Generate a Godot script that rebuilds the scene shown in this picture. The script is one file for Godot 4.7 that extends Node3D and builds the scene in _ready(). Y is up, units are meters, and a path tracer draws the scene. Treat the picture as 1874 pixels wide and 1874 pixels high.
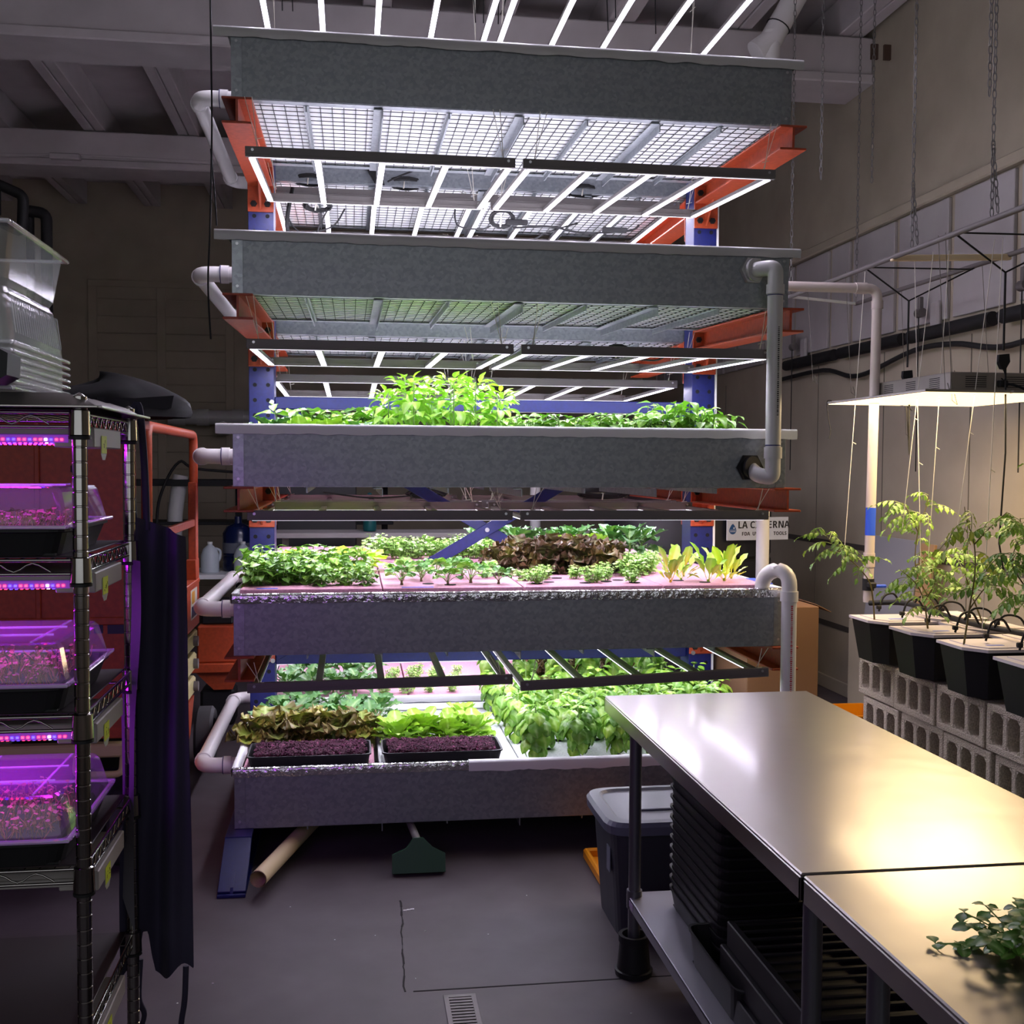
extends Node3D
# An indoor vertical farm: a tall cantilever rack of grow trays, a wire shelf on the left, tomato pots and a steel table on the right.

class MB:
	var v := PackedVector3Array()
	var n := PackedVector3Array()
	var c := PackedColorArray()
	var col := Color.WHITE

	func tri(a: Vector3, b: Vector3, d: Vector3, na: Vector3, nb: Vector3, nd: Vector3) -> void:
		if (b - a).cross(d - a).dot(na + nb + nd) > 0.0:
			v.append(a); v.append(d); v.append(b)
			n.append(na); n.append(nd); n.append(nb)
		else:
			v.append(a); v.append(b); v.append(d)
			n.append(na); n.append(nb); n.append(nd)
		c.append(col); c.append(col); c.append(col)

	func poly(p: Array, out: Vector3) -> MB:
		var nn: Vector3 = (p[1] - p[0]).cross(p[2] - p[0]).normalized()
		if nn.dot(out) < 0.0:
			nn = -nn
		for i in range(1, p.size() - 1):
			tri(p[0], p[i], p[i + 1], nn, nn, nn)
		return self

	func box(ctr: Vector3, size: Vector3, ch := 0.0, b := Basis.IDENTITY) -> MB:
		var h := size * 0.5
		ch = minf(ch, minf(h.x, minf(h.y, h.z)) * 0.95)
		var pt := func(x: float, y: float, z: float) -> Vector3: return ctr + b * Vector3(x, y, z)
		for s in [-1.0, 1.0]:
			poly([pt.call(h.x * s, -h.y + ch, -h.z + ch), pt.call(h.x * s, h.y - ch, -h.z + ch), pt.call(h.x * s, h.y - ch, h.z - ch), pt.call(h.x * s, -h.y + ch, h.z - ch)], b * Vector3(s, 0, 0))
			poly([pt.call(-h.x + ch, h.y * s, -h.z + ch), pt.call(h.x - ch, h.y * s, -h.z + ch), pt.call(h.x - ch, h.y * s, h.z - ch), pt.call(-h.x + ch, h.y * s, h.z - ch)], b * Vector3(0, s, 0))
			poly([pt.call(-h.x + ch, -h.y + ch, h.z * s), pt.call(h.x - ch, -h.y + ch, h.z * s), pt.call(h.x - ch, h.y - ch, h.z * s), pt.call(-h.x + ch, h.y - ch, h.z * s)], b * Vector3(0, 0, s))
		if ch > 0.0:
			for s in [-1.0, 1.0]:
				for t in [-1.0, 1.0]:
					poly([pt.call(h.x * s, (h.y - ch) * t, -h.z + ch), pt.call((h.x - ch) * s, h.y * t, -h.z + ch), pt.call((h.x - ch) * s, h.y * t, h.z - ch), pt.call(h.x * s, (h.y - ch) * t, h.z - ch)], b * Vector3(s, t, 0))
					poly([pt.call(h.x * s, -h.y + ch, (h.z - ch) * t), pt.call((h.x - ch) * s, -h.y + ch, h.z * t), pt.call((h.x - ch) * s, h.y - ch, h.z * t), pt.call(h.x * s, h.y - ch, (h.z - ch) * t)], b * Vector3(s, 0, t))
					poly([pt.call(-h.x + ch, h.y * s, (h.z - ch) * t), pt.call(-h.x + ch, (h.y - ch) * s, h.z * t), pt.call(h.x - ch, (h.y - ch) * s, h.z * t), pt.call(h.x - ch, h.y * s, (h.z - ch) * t)], b * Vector3(0, s, t))
					for u in [-1.0, 1.0]:
						poly([pt.call(h.x * s, (h.y - ch) * t, (h.z - ch) * u), pt.call((h.x - ch) * s, h.y * t, (h.z - ch) * u), pt.call((h.x - ch) * s, (h.y - ch) * t, h.z * u)], b * Vector3(s, t, u))
		return self

	# A box given by its two corners.
	func span(lo: Vector3, hi: Vector3, ch := 0.0) -> MB:
		return box((lo + hi) * 0.5, (hi - lo).abs(), ch)

	# A bar from a to b, w across and h high.
	func bar(a: Vector3, b: Vector3, w: float, h: float, ch := 0.0, up := Vector3.UP) -> MB:
		var z := (b - a).normalized()
		if absf(z.dot(up)) > 0.98:
			up = Vector3.RIGHT
		var x := up.cross(z).normalized()
		return box((a + b) * 0.5, Vector3(w, h, a.distance_to(b)), ch, Basis(x, z.cross(x), z))

	func tube(p: Array, r: Variant, seg := 10, caps := true, closed := false) -> MB:
		var k := p.size()
		var rings := []
		var norms := []
		var up := Vector3.UP
		for i in k:
			var d: Vector3
			if closed:
				d = p[(i + 1) % k] - p[(i + k - 1) % k]
			else:
				d = p[mini(i + 1, k - 1)] - p[maxi(i - 1, 0)]
			d = d.normalized()
			if i == 0 and absf(d.dot(up)) > 0.9:
				up = Vector3.RIGHT
			var x := up.cross(d).normalized()
			var y := d.cross(x)
			up = y
			var rr: float = r[i] if r is Array else r
			var ring := []
			var nor := []
			for j in seg:
				var o := x * cos(TAU * j / seg) + y * sin(TAU * j / seg)
				nor.append(o)
				ring.append(p[i] + o * rr)
			rings.append(ring)
			norms.append(nor)
		for i in (k if closed else k - 1):
			var q := (i + 1) % k
			for j in seg:
				var l := (j + 1) % seg
				tri(rings[i][j], rings[q][j], rings[q][l], norms[i][j], norms[q][j], norms[q][l])
				tri(rings[i][j], rings[q][l], rings[i][l], norms[i][j], norms[q][l], norms[i][l])
		if caps and not closed:
			poly(rings[0], p[0] - p[1])
			poly(rings[k - 1], p[k - 1] - p[k - 2])
		return self

	func cyl(a: Vector3, b: Vector3, r0: float, r1 := -1.0, seg := 16, caps := true) -> MB:
		return tube([a, b], [r0, r0 if r1 < 0.0 else r1], seg, caps)

	# Profile of (radius, height) turned about the y axis of xf.
	func lathe(prof: Array, seg := 20, xf := Transform3D.IDENTITY) -> MB:
		var k := prof.size()
		var fn := []
		for i in k - 1:
			var d: Vector2 = prof[i + 1] - prof[i]
			fn.append(Vector2(d.y, -d.x).normalized())
		for i in k - 1:
			var na: Vector2 = fn[i]
			var nb: Vector2 = fn[i]
			if i > 0 and fn[i - 1].dot(fn[i]) > 0.86:
				na = (fn[i - 1] + fn[i]).normalized()
			if i < k - 2 and fn[i + 1].dot(fn[i]) > 0.86:
				nb = (fn[i + 1] + fn[i]).normalized()
			for j in seg:
				var a0 := TAU * j / seg
				var a1 := TAU * (j + 1) / seg
				var c0 := Vector3(cos(a0), 0, sin(a0))
				var c1 := Vector3(cos(a1), 0, sin(a1))
				var pa: Vector2 = prof[i]
				var pb: Vector2 = prof[i + 1]
				var A := xf * (c0 * pa.x + Vector3(0, pa.y, 0))
				var B := xf * (c1 * pa.x + Vector3(0, pa.y, 0))
				var C := xf * (c1 * pb.x + Vector3(0, pb.y, 0))
				var D := xf * (c0 * pb.x + Vector3(0, pb.y, 0))
				var nA := xf.basis * (c0 * na.x + Vector3(0, na.y, 0))
				var nB := xf.basis * (c1 * na.x + Vector3(0, na.y, 0))
				var nC := xf.basis * (c1 * nb.x + Vector3(0, nb.y, 0))
				var nD := xf.basis * (c0 * nb.x + Vector3(0, nb.y, 0))
				if pa.x > 1e-5:
					tri(A, B, C, nA, nB, nC)
				if pb.x > 1e-5:
					tri(A, C, D, nA, nC, nD)
		return self

	# A flat outline in the xy plane of xf, drawn out along its z by depth.
	func extrude(outline: Array, depth: float, xf := Transform3D.IDENTITY) -> MB:
		var flat := PackedVector2Array(outline)
		if Geometry2D.is_polygon_clockwise(flat):
			flat.reverse()
		var idx := Geometry2D.triangulate_polygon(flat)
		for s in 2:
			var nn := xf.basis * Vector3(0, 0, -1.0 if s == 0 else 1.0)
			for i in range(0, idx.size(), 3):
				var q := []
				for m in 3:
					var f := flat[idx[i + m]]
					q.append(xf * Vector3(f.x, f.y, depth * s))
				tri(q[0], q[1], q[2], nn, nn, nn)
		for i in flat.size():
			var a := flat[i]
			var b := flat[(i + 1) % flat.size()]
			var o := xf.basis * Vector3(b.y - a.y, a.x - b.x, 0)
			poly([xf * Vector3(a.x, a.y, 0), xf * Vector3(b.x, b.y, 0), xf * Vector3(b.x, b.y, depth), xf * Vector3(a.x, a.y, depth)], o)
		return self

	# A smooth sheet through rows of points; cols may hold a colour for each.
	func sheet(rows: Array, cols := []) -> MB:
		var nu := rows.size()
		var nv: int = rows[0].size()
		var nor := []
		for i in nu:
			var line := []
			for j in nv:
				var du: Vector3 = rows[mini(i + 1, nu - 1)][j] - rows[maxi(i - 1, 0)][j]
				var dv: Vector3 = rows[i][mini(j + 1, nv - 1)] - rows[i][maxi(j - 1, 0)]
				var q := dv.cross(du)
				line.append(q.normalized() if q.length_squared() > 1e-14 else Vector3.UP)
			nor.append(line)
		var keep := col
		for i in nu - 1:
			for j in nv - 1:
				var ids := [[i, j], [i, j + 1], [i + 1, j + 1], [i + 1, j]]
				for t in [[0, 1, 2], [0, 2, 3]]:
					var a: Array = ids[t[0]]
					var b: Array = ids[t[1]]
					var d: Array = ids[t[2]]
					tri(rows[a[0]][a[1]], rows[b[0]][b[1]], rows[d[0]][d[1]], nor[a[0]][a[1]], nor[b[0]][b[1]], nor[d[0]][d[1]])
					if cols.size():
						var e := c.size() - 3
						# tri() may have swapped the last two
						var sw: bool = not v[e + 1].is_equal_approx(rows[b[0]][b[1]])
						c[e] = cols[a[0]][a[1]]
						c[e + 1] = cols[d[0]][d[1]] if sw else cols[b[0]][b[1]]
						c[e + 2] = cols[b[0]][b[1]] if sw else cols[d[0]][d[1]]
		col = keep
		return self

	func add(o: MB, xf := Transform3D.IDENTITY, tint := Color.WHITE) -> MB:
		var nb := xf.basis.inverse().transposed()
		for i in o.v.size():
			v.append(xf * o.v[i])
			n.append((nb * o.n[i]).normalized())
			c.append(o.c[i] * tint)
		return self

	func mesh() -> ArrayMesh:
		var a := []
		a.resize(Mesh.ARRAY_MAX)
		a[Mesh.ARRAY_VERTEX] = v
		a[Mesh.ARRAY_NORMAL] = n
		a[Mesh.ARRAY_COLOR] = c
		var m := ArrayMesh.new()
		if v.size():
			m.add_surface_from_arrays(Mesh.PRIMITIVE_TRIANGLES, a)
		return m


var rng := RandomNumberGenerator.new()
var taken := {}
var M := {}

func V(x: float, y: float, z: float) -> Vector3:
	return Vector3(x, y, z)

func numbered(s: String) -> String:
	if not taken.has(s):
		taken[s] = 0
		return s
	taken[s] += 1
	return "%s_%03d" % [s, taken[s]]

func tag(o: Node3D, label: String, category: String, group := "") -> Node3D:
	o.set_meta("label", label)
	o.set_meta("category", category)
	if group:
		o.set_meta("group", group)
	return o

# A thing with parts: a Node3D at its base.
func thing(called: String, label: String, category: String, at := Vector3.ZERO, group := "") -> Node3D:
	var o := Node3D.new()
	o.name = numbered(called)
	add_child(o)
	o.position = at
	return tag(o, label, category, group)

func part(called: String, mb: Variant, m: Material, parent: Node3D, xf := Transform3D.IDENTITY) -> MeshInstance3D:
	var o := MeshInstance3D.new()
	o.mesh = mb.mesh() if mb is MB else mb
	o.material_override = m
	o.name = called
	o.transform = xf
	o.cast_shadow = GeometryInstance3D.SHADOW_CASTING_SETTING_ON
	parent.add_child(o, true)
	return o

# A thing that is one mesh.
func solo(called: String, mb: Variant, m: Material, label: String, category: String, group := "", at := Vector3.ZERO) -> MeshInstance3D:
	var o := part(numbered(called), mb, m, self, Transform3D(Basis.IDENTITY, at))
	tag(o, label, category, group)
	return o

func struct(called: String, mb: Variant, m: Material) -> MeshInstance3D:
	var o := part(called, mb, m, self)
	o.set_meta("kind", "structure")
	return o

func copy(o: Node3D, called: String, label: String, at: Vector3, turn := 0.0, size := 1.0, group := "") -> Node3D:
	var d: Node3D = o.duplicate()
	d.name = numbered(called)
	add_child(d)
	d.transform = Transform3D(Basis(Vector3.UP, turn).scaled(Vector3.ONE * size), at)
	d.set_meta("label", label)
	if group:
		d.set_meta("group", group)
	return d

func stuff(o: Node3D) -> Node3D:
	o.set_meta("kind", "stuff")
	return o

func rr(a: float, b: float) -> float:
	return rng.randf_range(a, b)

const ORD := ["first", "second", "third", "fourth", "fifth", "sixth", "seventh", "eighth", "ninth", "tenth", "eleventh", "twelfth", "thirteenth", "fourteenth", "fifteenth", "sixteenth"]

# Points along a smooth line through p.
func smooth(p: Array, per := 6) -> Array:
	var c := Curve3D.new()
	for i in p.size():
		var t: Vector3 = (p[mini(i + 1, p.size() - 1)] - p[maxi(i - 1, 0)]) / 6.0
		c.add_point(p[i], -t, t)
	var out := []
	for i in p.size() - 1:
		for k in per:
			out.append(c.sample(i, float(k) / per))
	out.append(p[-1])
	return out

# A line of straight runs with rounded bends of radius r.
func bent(p: Array, r: float, per := 5) -> Array:
	var out := [p[0]]
	for i in range(1, p.size() - 1):
		var a: Vector3 = p[i] + (p[i - 1] - p[i]).normalized() * r
		var b: Vector3 = p[i] + (p[i + 1] - p[i]).normalized() * r
		for k in per + 1:
			var t := float(k) / per
			out.append(a.lerp(p[i], t).lerp(p[i].lerp(b, t), t))
	out.append(p[-1])
	return out

func noise_tex(freq: float, lo: Color, hi: Color, kind := FastNoiseLite.TYPE_SIMPLEX_SMOOTH, octaves := 4, seed_ := 1, size := 512) -> NoiseTexture2D:
	var f := FastNoiseLite.new()
	f.noise_type = kind
	f.frequency = freq
	f.fractal_octaves = octaves
	f.seed = seed_
	if kind == FastNoiseLite.TYPE_CELLULAR:
		f.cellular_return_type = FastNoiseLite.RETURN_CELL_VALUE
		f.fractal_type = FastNoiseLite.FRACTAL_NONE
	var g := Gradient.new()
	g.set_color(0, lo)
	g.set_color(1, hi)
	var t := NoiseTexture2D.new()
	t.width = size
	t.height = size
	t.seamless = true
	t.noise = f
	t.color_ramp = g
	return t

func mat(called: String, col: Color, rough := 0.6, metal := 0.0, tex: Texture2D = null, tile := 1.0, world := false) -> StandardMaterial3D:
	var m := StandardMaterial3D.new()
	m.resource_name = called
	m.albedo_color = col
	m.roughness = rough
	m.metallic = metal
	if tex:
		m.albedo_texture = tex
		m.uv1_triplanar = true
		m.uv1_world_triplanar = world
		m.uv1_scale = Vector3.ONE * tile
	M[called] = m
	return m

func glow(called: String, col: Color, energy: float, base := Color.WHITE) -> StandardMaterial3D:
	var m := mat(called, base, 0.5)
	m.emission_enabled = true
	m.emission = col
	m.emission_energy_multiplier = energy
	return m

func pane(called: String, col: Color, alpha: float, rough := 0.08) -> StandardMaterial3D:
	var m := mat(called, Color(col, alpha), rough)
	m.transparency = BaseMaterial3D.TRANSPARENCY_ALPHA
	return m

func leafy(called: String, col: Color, back: Color, rough := 0.5) -> StandardMaterial3D:
	var m := mat(called, col, rough)
	m.vertex_color_use_as_albedo = true
	m.backlight_enabled = true
	m.backlight = back
	return m

func area_light(parent: Node3D, at: Vector3, size: Vector2, col: Color, energy: float, aim := Basis(Vector3.RIGHT, -PI / 2)) -> void:
	var l := AreaLight3D.new()
	l.name = "light"
	l.area_size = size
	l.light_color = col
	l.light_energy = energy
	l.shadow_enabled = true
	l.set("area_range", 20.0)
	l.set("area_attenuation", 2.0)
	l.transform = Transform3D(aim, at)
	parent.add_child(l, true)

const WHITE_LED := Color(0.93, 0.90, 1.0)
const WARM_LED := Color(1.0, 0.87, 0.68)
const PURPLE_LED := Color(0.72, 0.10, 1.0)
var E_BAR := 0.52
var E_WARM := 1.6
var E_PURPLE := 0.13
var E_FILL := 5.0
const FILL_TINT := Color(0.95, 0.97, 1.0)

func _ready() -> void:
	rng.seed = 20
	camera_and_light()
	materials()
	room()
	rack()
	trays()
	grow_lights()
	pipes()
	rafts()
	seedling_trays()
	cables()
	plants()
	wire_shelf()
	purple_lights()
	shelf_things()
	lift()
	far_left()
	steel_table()
	hanging_frame()
	right_side()
	tomatoes()

func camera_and_light() -> void:
	var cam := Camera3D.new()
	cam.name = "camera"
	cam.fov = rad_to_deg(2.0 * atan(937.0 / 2050.0))
	cam.near = 0.05
	cam.far = 60.0
	var turn := Basis(Vector3.UP, -deg_to_rad(8.2)) * Basis(Vector3.RIGHT, -atan(84.0 / 2050.0)) * Basis(Vector3.BACK, 0.0055)
	cam.transform = Transform3D(turn, V(0, 1.7, 4.83))
	add_child(cam)
	var env := Environment.new()
	env.background_mode = Environment.BG_COLOR
	env.background_color = Color(0.02, 0.02, 0.02)
	env.ambient_light_source = Environment.AMBIENT_SOURCE_DISABLED
	env.tonemap_mode = Environment.TONE_MAPPER_LINEAR
	env.tonemap_exposure = 1.0
	env.sdfgi_enabled = true
	env.ssao_enabled = true
	env.ssil_enabled = true
	var we := WorldEnvironment.new()
	we.name = "surroundings"
	we.environment = env
	add_child(we)

func materials() -> void:
	var grime := noise_tex(0.012, Color(0.90, 0.90, 0.90), Color(1, 1, 1), FastNoiseLite.TYPE_SIMPLEX_SMOOTH, 5, 3)
	var fine := noise_tex(0.06, Color(0.8, 0.8, 0.8), Color(1, 1, 1), FastNoiseLite.TYPE_SIMPLEX_SMOOTH, 5, 7)
	var spangle := noise_tex(0.05, Color(0.88, 0.88, 0.89), Color(1, 1, 1), FastNoiseLite.TYPE_CELLULAR, 1, 5)
	mat("concrete", Color(0.32, 0.29, 0.305), 0.6, 0.0, noise_tex(0.01, Color(0.82, 0.80, 0.80), Color(1, 1, 1), FastNoiseLite.TYPE_SIMPLEX_SMOOTH, 6, 11, 1024), 0.3, true)
	mat("wall_paint", Color(0.66, 0.62, 0.54), 0.75, 0.0, grime, 0.25, true)
	mat("wall_panel", Color(0.66, 0.64, 0.63), 0.7, 0.0, grime, 0.25, true)
	mat("roof_paint", Color(0.78, 0.75, 0.75), 0.75, 0.0, grime, 0.3, true)
	mat("dark_gap", Color(0.08, 0.07, 0.07), 0.9)
	var g := mat("galvanised", Color(0.58, 0.60, 0.61), 0.42, 0.6, spangle, 3.0)
	g.roughness_texture = fine
	g.roughness = 0.5
	mat("galvanised_strip", Color(0.62, 0.64, 0.65), 0.38, 0.8, spangle, 2.5)
	mat("orange_paint", Color(0.68, 0.26, 0.10), 0.5, 0.0, fine, 1.0)
	mat("blue_paint", Color(0.03, 0.09, 0.37), 0.45, 0.0, fine, 1.0)
	mat("pvc", Color(0.86, 0.85, 0.84), 0.35)
	mat("pvc_grey", Color(0.70, 0.70, 0.69), 0.35)
	mat("liner", Color(0.90, 0.91, 0.90), 0.5)
	mat("wire_grey", Color(0.24, 0.245, 0.245), 0.6, 0.2)
	mat("rail_grey", Color(0.40, 0.38, 0.37), 0.5, 0.15)
	mat("black_plastic", Color(0.13, 0.13, 0.135), 0.5).metallic_specular = 0.3
	mat("wall_line", Color(0.40, 0.38, 0.34), 0.8)
	mat("black_rubber", Color(0.03, 0.03, 0.03), 0.7)
	mat("bolt", Color(0.75, 0.75, 0.76), 0.3, 0.9)
	mat("hole", Color(0.02, 0.02, 0.03), 0.9)
	var foil := mat("foil_tape", Color(0.85, 0.85, 0.86), 0.22, 1.0)
	foil.normal_enabled = true
	var fn := noise_tex(0.02, Color.BLACK, Color.WHITE, FastNoiseLite.TYPE_SIMPLEX_SMOOTH, 4, 21)
	fn.as_normal_map = true
	fn.color_ramp = null
	fn.bump_strength = 6.0
	foil.normal_texture = fn
	foil.uv1_triplanar = true
	foil.uv1_scale = Vector3.ONE * 2.5
	mat("string_white", Color(0.82, 0.80, 0.74), 0.8)
	glow("led_white", Color(0.93, 0.90, 1.0), 5.0)
	glow("led_rail", Color(0.95, 0.93, 1.0), 1.6)
	mat("pink_foam", Color(0.86, 0.62, 0.70), 0.7, 0.0, fine, 2.0)
	mat("white_foam", Color(0.88, 0.90, 0.89), 0.6, 0.0, fine, 2.0)

func room() -> void:
	struct("floor", MB.new().span(V(-6.3, -0.2, -9.3), V(3.95, 0, 7.3)), M.concrete)
	var fl := get_node("floor")
	# a hairline crack and a seam in the slab
	var ck := MB.new()
	var p := V(0.19, 0.0, 0.5)
	while p.z < 1.24:
		var q := p + V(rr(-0.006, 0.004), 0, rr(0.02, 0.05))
		ck.bar(p + V(0, 0.0008, 0), q + V(0, 0.0008, 0), rr(0.002, 0.008), 0.0012)
		p = q
	part("crack", ck, M.dark_gap, fl)
	part("slab_joint", MB.new().span(V(0.20, 0, 1.262), V(1.2, 0.0012, 1.268)), M.dark_gap, fl)
	var chips := MB.new()
	for i in 11:
		var a := V(rr(-0.6, 1.0), 0.001, rr(0.5, 1.6))
		chips.box(a, V(rr(0.002, 0.007), 0.0012, rr(0.002, 0.005)), 0.0, Basis(Vector3.UP, rr(0, PI)))
	for i in 3:
		chips.box(V(0.205 + i * 0.014, 0.001, 0.60 - i * 0.004), V(0.014, 0.002, 0.008))
	part("paint_chips", chips, M.liner, fl)
	# walls with thickness
	struct("wall_back", MB.new().span(V(-6.3, 0, -9.3), V(3.95, 5.0, -9.0)), M.wall_paint)
	struct("wall_left", MB.new().span(V(-6.3, 0, -9.0), V(-6.0, 5.0, 7.0)), M.wall_paint)
	struct("wall_front", MB.new().span(V(-6.3, 0, 7.0), V(3.95, 5.0, 7.3)), M.wall_paint)
	# unseen glowing window added behind the viewpoint as fill for the tray fronts
	var wn := struct("added_fill_window_1", MB.new().span(V(-4.6, 1.1, 6.965), V(2.6, 1.2, 7.0), 0.005).span(V(-4.6, 4.1, 6.965), V(2.6, 4.2, 7.0), 0.005).span(V(-4.6, 1.2, 6.965), V(-4.5, 4.1, 7.0), 0.005).span(V(2.5, 1.2, 6.965), V(2.6, 4.1, 7.0), 0.005), M.wall_panel)
	for i in 5:
		part("pane", MB.new().span(V(-4.5 + i * 1.4, 1.2, 6.985), V(-3.13 + i * 1.4, 4.1, 6.995)), glow("added_fill_glow", FILL_TINT, 0.05) if i == 0 else M.added_fill_glow, wn)
	area_light(wn, V(-1.0, 2.65, 6.97), Vector2(6.8, 2.8), FILL_TINT, E_FILL, Basis.IDENTITY)
	var wr := struct("wall_right", MB.new().span(V(3.65, 0, -9.0), V(3.95, 5.0, 7.0)), M.wall_paint)
	# upper band of boards between the ledge and the conduit
	var z := -8.9
	var wide := [0.62, 0.30, 0.62, 0.62]
	var k := 0
	while z < 3.4:
		var w: float = wide[k % 4]
		part("panel", MB.new().span(V(3.625, 2.62, z), V(3.65, 3.36, z + w), 0.004), M.wall_panel, wr)
		z += w + 0.07
		k += 1
	part("ledge", MB.new().span(V(3.59, 3.37, -9.0), V(3.65, 3.44, 7.0), 0.01), M.wall_paint, wr)
	for y in [0.5, 1.125]:
		part("groove", MB.new().span(V(3.645, y - 0.02, -9.0), V(3.652, y + 0.02, 7.0)), mat("groove_brown", Color(0.26, 0.24, 0.22), 0.8), wr)
	var seam := MB.new()
	for i in 14:
		seam.span(V(3.646, 0.0, -8.0 + i * 1.1), V(3.6508, 2.5, -7.994 + i * 1.1))
	part("seam", seam, M.wall_line, wr)
	struct("baseboard_right", MB.new().span(V(3.63, 0, -9.0), V(3.65, 0.1, 7.0), 0.004), M.wall_paint)
	# ceiling deck, with pairs of joists that rest on the beams
	var ce := struct("ceiling", MB.new().span(V(-6.3, 5.0, -9.3), V(3.95, 5.15, 7.3)), M.roof_paint)
	var x := -5.73
	while x < 3.6:
		part("joist", MB.new().span(V(x, 4.74, -9.0), V(x + 0.09, 5.0, 7.0), 0.006).span(V(x + 0.10, 4.74, -9.0), V(x + 0.19, 5.0, 7.0), 0.006), M.roof_paint, ce)
		x += 0.83
	k = 1
	for bz in [-5.95, -2.75, 0.95, 4.6]:
		struct("beam_%d" % k, MB.new().span(V(-6.0, 4.42, bz - 0.42), V(3.65, 4.73, bz), 0.012).span(V(-6.0, 4.40, bz - 0.44), V(3.65, 4.47, bz + 0.03), 0.01), M.roof_paint)
		k += 1
	# louvred double door on the back wall
	var d := MB.new()
	for s in [-3.0, -2.22, -1.43]:
		d.span(V(s - 0.05, 0.0, -9.0), V(s + 0.05, 3.85, -8.96), 0.005)
	d.span(V(-3.05, 3.78, -9.0), V(-1.38, 3.86, -8.955), 0.005)
	var dr := struct("door_1", d, M.wall_paint)
	for i in 19:
		for s in [-2.61, -1.825]:
			part("slat", MB.new().box(V(s, 0.14 + i * 0.2, -8.98), V(0.72, 0.19, 0.012), 0.003, Basis(Vector3.RIGHT, 0.10)), M.wall_paint, dr)

const X0 := -0.49
const X1 := 1.94
const LEVELS := [3.22, 2.415, 1.61, 0.893, 0.15]
const TALL := [0.28, 0.255, 0.255, 0.255, 0.255]
const DEEP := 1.2
const BACK := -1.42

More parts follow.
